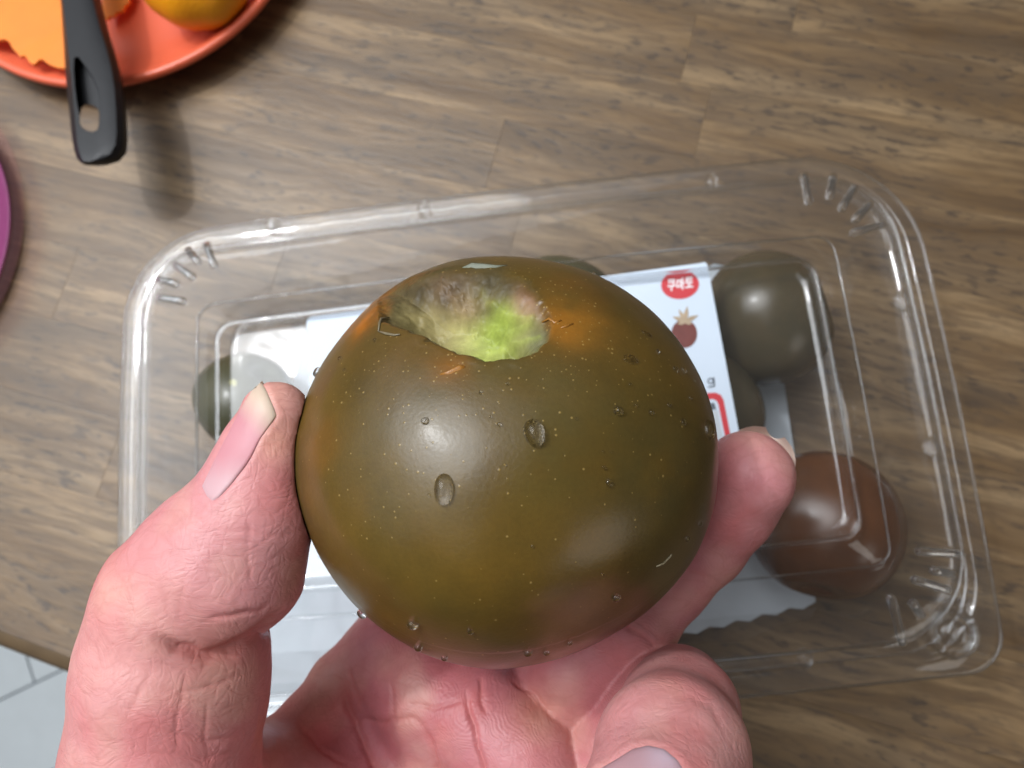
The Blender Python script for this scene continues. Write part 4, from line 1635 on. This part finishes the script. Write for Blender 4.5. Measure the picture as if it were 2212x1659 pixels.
def peel(px_outline, z, lab, bend=0.004):
    pts = np.array([on_plane(x, y, z) for x, y in px_outline])
    c = pts.mean(0)
    top = [p + np.array([0, 0, bend * math.sin(p[0] * 60 + p[1] * 40)]) for p in pts]
    n = len(top)
    V = top + [p - np.array([0, 0, 0.0016]) for p in top]
    F = [tuple(range(n))] + [(i, (i + 1) % n, n + (i + 1) % n, n + i) for i in range(n)]
    o = mesh_obj('orange_peel', np.array(V) - c, F, PITH, smooth=False)
    o.location = Vector(c.tolist())
    bm = bmesh.new()
    bm.from_mesh(o.data)
    bmesh.ops.recalc_face_normals(bm, faces=bm.faces)
    bm.to_mesh(o.data)
    bm.free()
    tag(o, lab, 'peel', 'pieces of orange peel on the coral plate')


ragged = [(-60, 92), (0, 90), (15, 88), (24, 94), (31, 108), (42, 119), (48, 126), (56, 123), (61, 127), (67, 137), (76, 143), (82, 139), (87, 133), (94, 131), (100, 135), (108, 142), (128, 149), (150, 150)]
peel(ragged[::-1] + [(-70, -60), (0, -95), (80, -100), (150, -80), (160, 40)], 0.020, 'large piece of orange peel with ragged edge left of the black handle', 0.0012)
saw2 = [(222, -30), (218, 10), (220, 36), (228, 38), (234, 32), (244, 30), (250, 22), (262, 20), (266, 10), (276, 2), (278, -12), (284, -30), (260, -60), (235, -62)]
peel(saw2, 0.0115, 'small scrap of orange peel between the black handle and the orange', 0.001)

# ---- peeler with a black hollow handle resting over the rim
BLACK = simple_mat('black plastic', (0.010, 0.010, 0.012), 0.45, 0.2, 200, Specular_IOR_Level=0.3)
peeler = empty('peeler', on_plane(170, 100, 0.045))
tag(peeler, 'black peeler handle with hanging hole lying over the plate rim', 'peeler')


def handle_mesh():
    # stations along the handle: picture x of the left and right outline, picture y, height of the upper side
    st = [(118, 196, -150), (122, 202, -80), (127, 210, -30), (129, 216, 0), (132, 232, 60), (134, 248, 110), (136, 259, 150), (141, 267, 200), (146, 270, 250), (150, 271, 290), (155, 268, 318), (164, 256, 338), (178, 234, 351), (190, 212, 357)]
    n = len(st)
    zt = lambda y: 0.0375 + 0.004 * (y / 357.0)
    cross = [(0.02, -0.0055), (0.04, -0.0078), (0.14, -0.0092), (0.5, -0.0098), (0.86, -0.0092), (0.96, -0.0078), (1.0, -0.0035), (0.94, -0.0008), (0.82, 0.0), (0.60, 0.0002), (0.33, 0.0006), (0.26, 0.0006), (0.08, -0.0034)]
    rings = []
    for k, (xl, xr, y) in enumerate(st):
        z = zt(max(y, -150))
        L, R_ = on_plane(xl - 16, y - 8, z), on_plane(xr - 14, y - 8, z)
        sc = 1.0 if k < n - 3 else (0.85, 0.6, 0.35)[k - n + 3]
        rings.append(np.array([L + (R_ - L) * f + np.array([0, 0, h * sc]) for f, h in cross]))
    return loft(rings, True, True)


V, F = handle_mesh()
hd = mesh_obj('handle', V, F, BLACK)
bm = bmesh.new()
bm.from_mesh(hd.data)
bmesh.ops.recalc_face_normals(bm, faces=bm.faces)
bm.to_mesh(hd.data)
bm.free()
# cut the hanging hole and the scooped recess above it
def cutter(px_pts, z0, z1, shrink=1.0, dx=0, dy=0):
    px_pts = [(x - 15, y - 8) for x, y in px_pts]
    c = np.array(px_pts).mean(0)
    top = [on_plane(x, y, z1) for x, y in px_pts]
    bot = [on_plane(c[0] + (x - c[0]) * shrink + dx, c[1] + (y - c[1]) * shrink + dy, z0) for x, y in px_pts]
    V, F = loft([np.array(bot), np.array(top)], True, True)
    o = mesh_obj('cutter', V, F, BLACK)
    bm = bmesh.new()
    bm.from_mesh(o.data)
    bmesh.ops.recalc_face_normals(bm, faces=bm.faces)
    bm.to_mesh(o.data)
    bm.free()
    return o


recess = [(170, 120), (180, 118), (196, 140), (214, 168), (226, 195), (231, 225), (232, 262), (228, 284), (214, 295), (196, 288), (186, 268), (178, 235), (172, 190), (169, 150)]
hole = [(191, 240), (197, 234), (208, 232), (218, 236), (226, 242), (230, 252), (229, 276), (226, 288), (216, 294), (202, 291), (192, 284), (187, 274), (187, 258)]
c1 = cutter(recess, 0.0345, 0.048, 0.86, 4, 6)
c2 = cutter(hole, 0.020, 0.048, 0.95)
for c_ in (c1, c2):
    md = hd.modifiers.new('cut', 'BOOLEAN')
    md.object = c_
    md.operation = 'DIFFERENCE'
    md.solver = 'EXACT'
dg = bpy.context.evaluated_depsgraph_get()
me = bpy.data.meshes.new_from_object(hd.evaluated_get(dg))
hd.modifiers.clear()
hd.data = me
me.polygons.foreach_set('use_smooth', [True] * len(me.polygons))
for c_ in (c1, c2):
    bpy.data.objects.remove(c_)
bv = hd.modifiers.new('bevel', 'BEVEL')
bv.width = 0.0006
bv.segments = 2
bv.limit_method = 'ANGLE'
bv.angle_limit = math.radians(35)
hd.data.set_sharp_from_angle(angle=math.radians(40))
child(hd, peeler)
STEEL = simple_mat('steel', (0.55, 0.55, 0.55), 0.25, 0.05, 100, Metallic=1.0)
L = [on_plane(165, -140, 0.031), on_plane(160, -260, 0.029), on_plane(158, -380, 0.026)]
V, F = loft(tube_rings(L, [0.006, 0.005, 0.004], 12, 0.3), True, True)
child(mesh_obj('blade', V, F, STEEL), peeler)

# ================================================================== PURPLE DISH
PURPLE = simple_mat('purple glaze', (0.190, 0.024, 0.105), 0.55, 0.15, 80)


def rosy():
    t = NT('rosy translucent rim')
    p = principled(t, Base_Color=(0.62, 0.30, 0.30), Roughness=0.45)
    tr = t.n('BsdfTransparent', None, Color=(0.98, 0.93, 0.93))
    return t.done(t.n('MixShader', None, i0=0.96, i1=p.outputs[0], i2=tr.outputs[0]).outputs[0])


def fit_circle(pts):
    pts = np.array(pts)
    sol = np.linalg.lstsq(np.column_stack([2 * pts, np.ones(len(pts))]), (pts ** 2).sum(1), rcond=None)[0]
    return sol[:2], math.sqrt(sol[2] + sol[:2] @ sol[:2])


bc, brad = fit_circle([on_plane(*q, 0.009)[:2] for q in ((-18, 253), (17, 306), (52, 400), (50, 500), (19, 621), (-16, 691))])
dish = empty('dish', (bc[0], bc[1], 0.0002))
tag(dish, 'plum purple dish with pale rosy rim cut off by the left edge', 'dish')


def lathe_part(name, prof, mat, parent, n=140):
    a = np.linspace(0, 2 * np.pi, n, endpoint=False)
    rings = [np.column_stack([np.cos(a) * r_ * brad, np.sin(a) * r_ * brad, np.full(n, z)]) for r_, z in prof]
    V, F = loft(rings, True, True)
    o = mesh_obj(name, V, F, mat)
    bm = bmesh.new()
    bm.from_mesh(o.data)
    bmesh.ops.recalc_face_normals(bm, faces=bm.faces)
    bm.to_mesh(o.data)
    bm.free()
    o.parent = parent
    return o


lathe_part('bottom', [(0.02, 0.0030), (0.80, 0.0030), (0.84, 0.0042), (0.893, 0.0072), (0.905, 0.0072), (0.87, 0.0025), (0.62, 0.0), (0.02, 0.0)], PURPLE, dish)
k_ = [(0.908, 0.0074), (0.955, 0.0083), (0.985, 0.0092), (0.995, 0.0094), (1.0, 0.0090), (0.995, 0.0084), (0.955, 0.0073), (0.910, 0.0062)]
a = np.linspace(0, 2 * np.pi, 140, endpoint=False)
V, F = loft([np.column_stack([np.cos(a) * r_ * brad, np.sin(a) * r_ * brad, np.full(140, z)]) for r_, z in k_ + k_[:1]], False)
mesh_obj('rim', V, F, rosy(), dish)
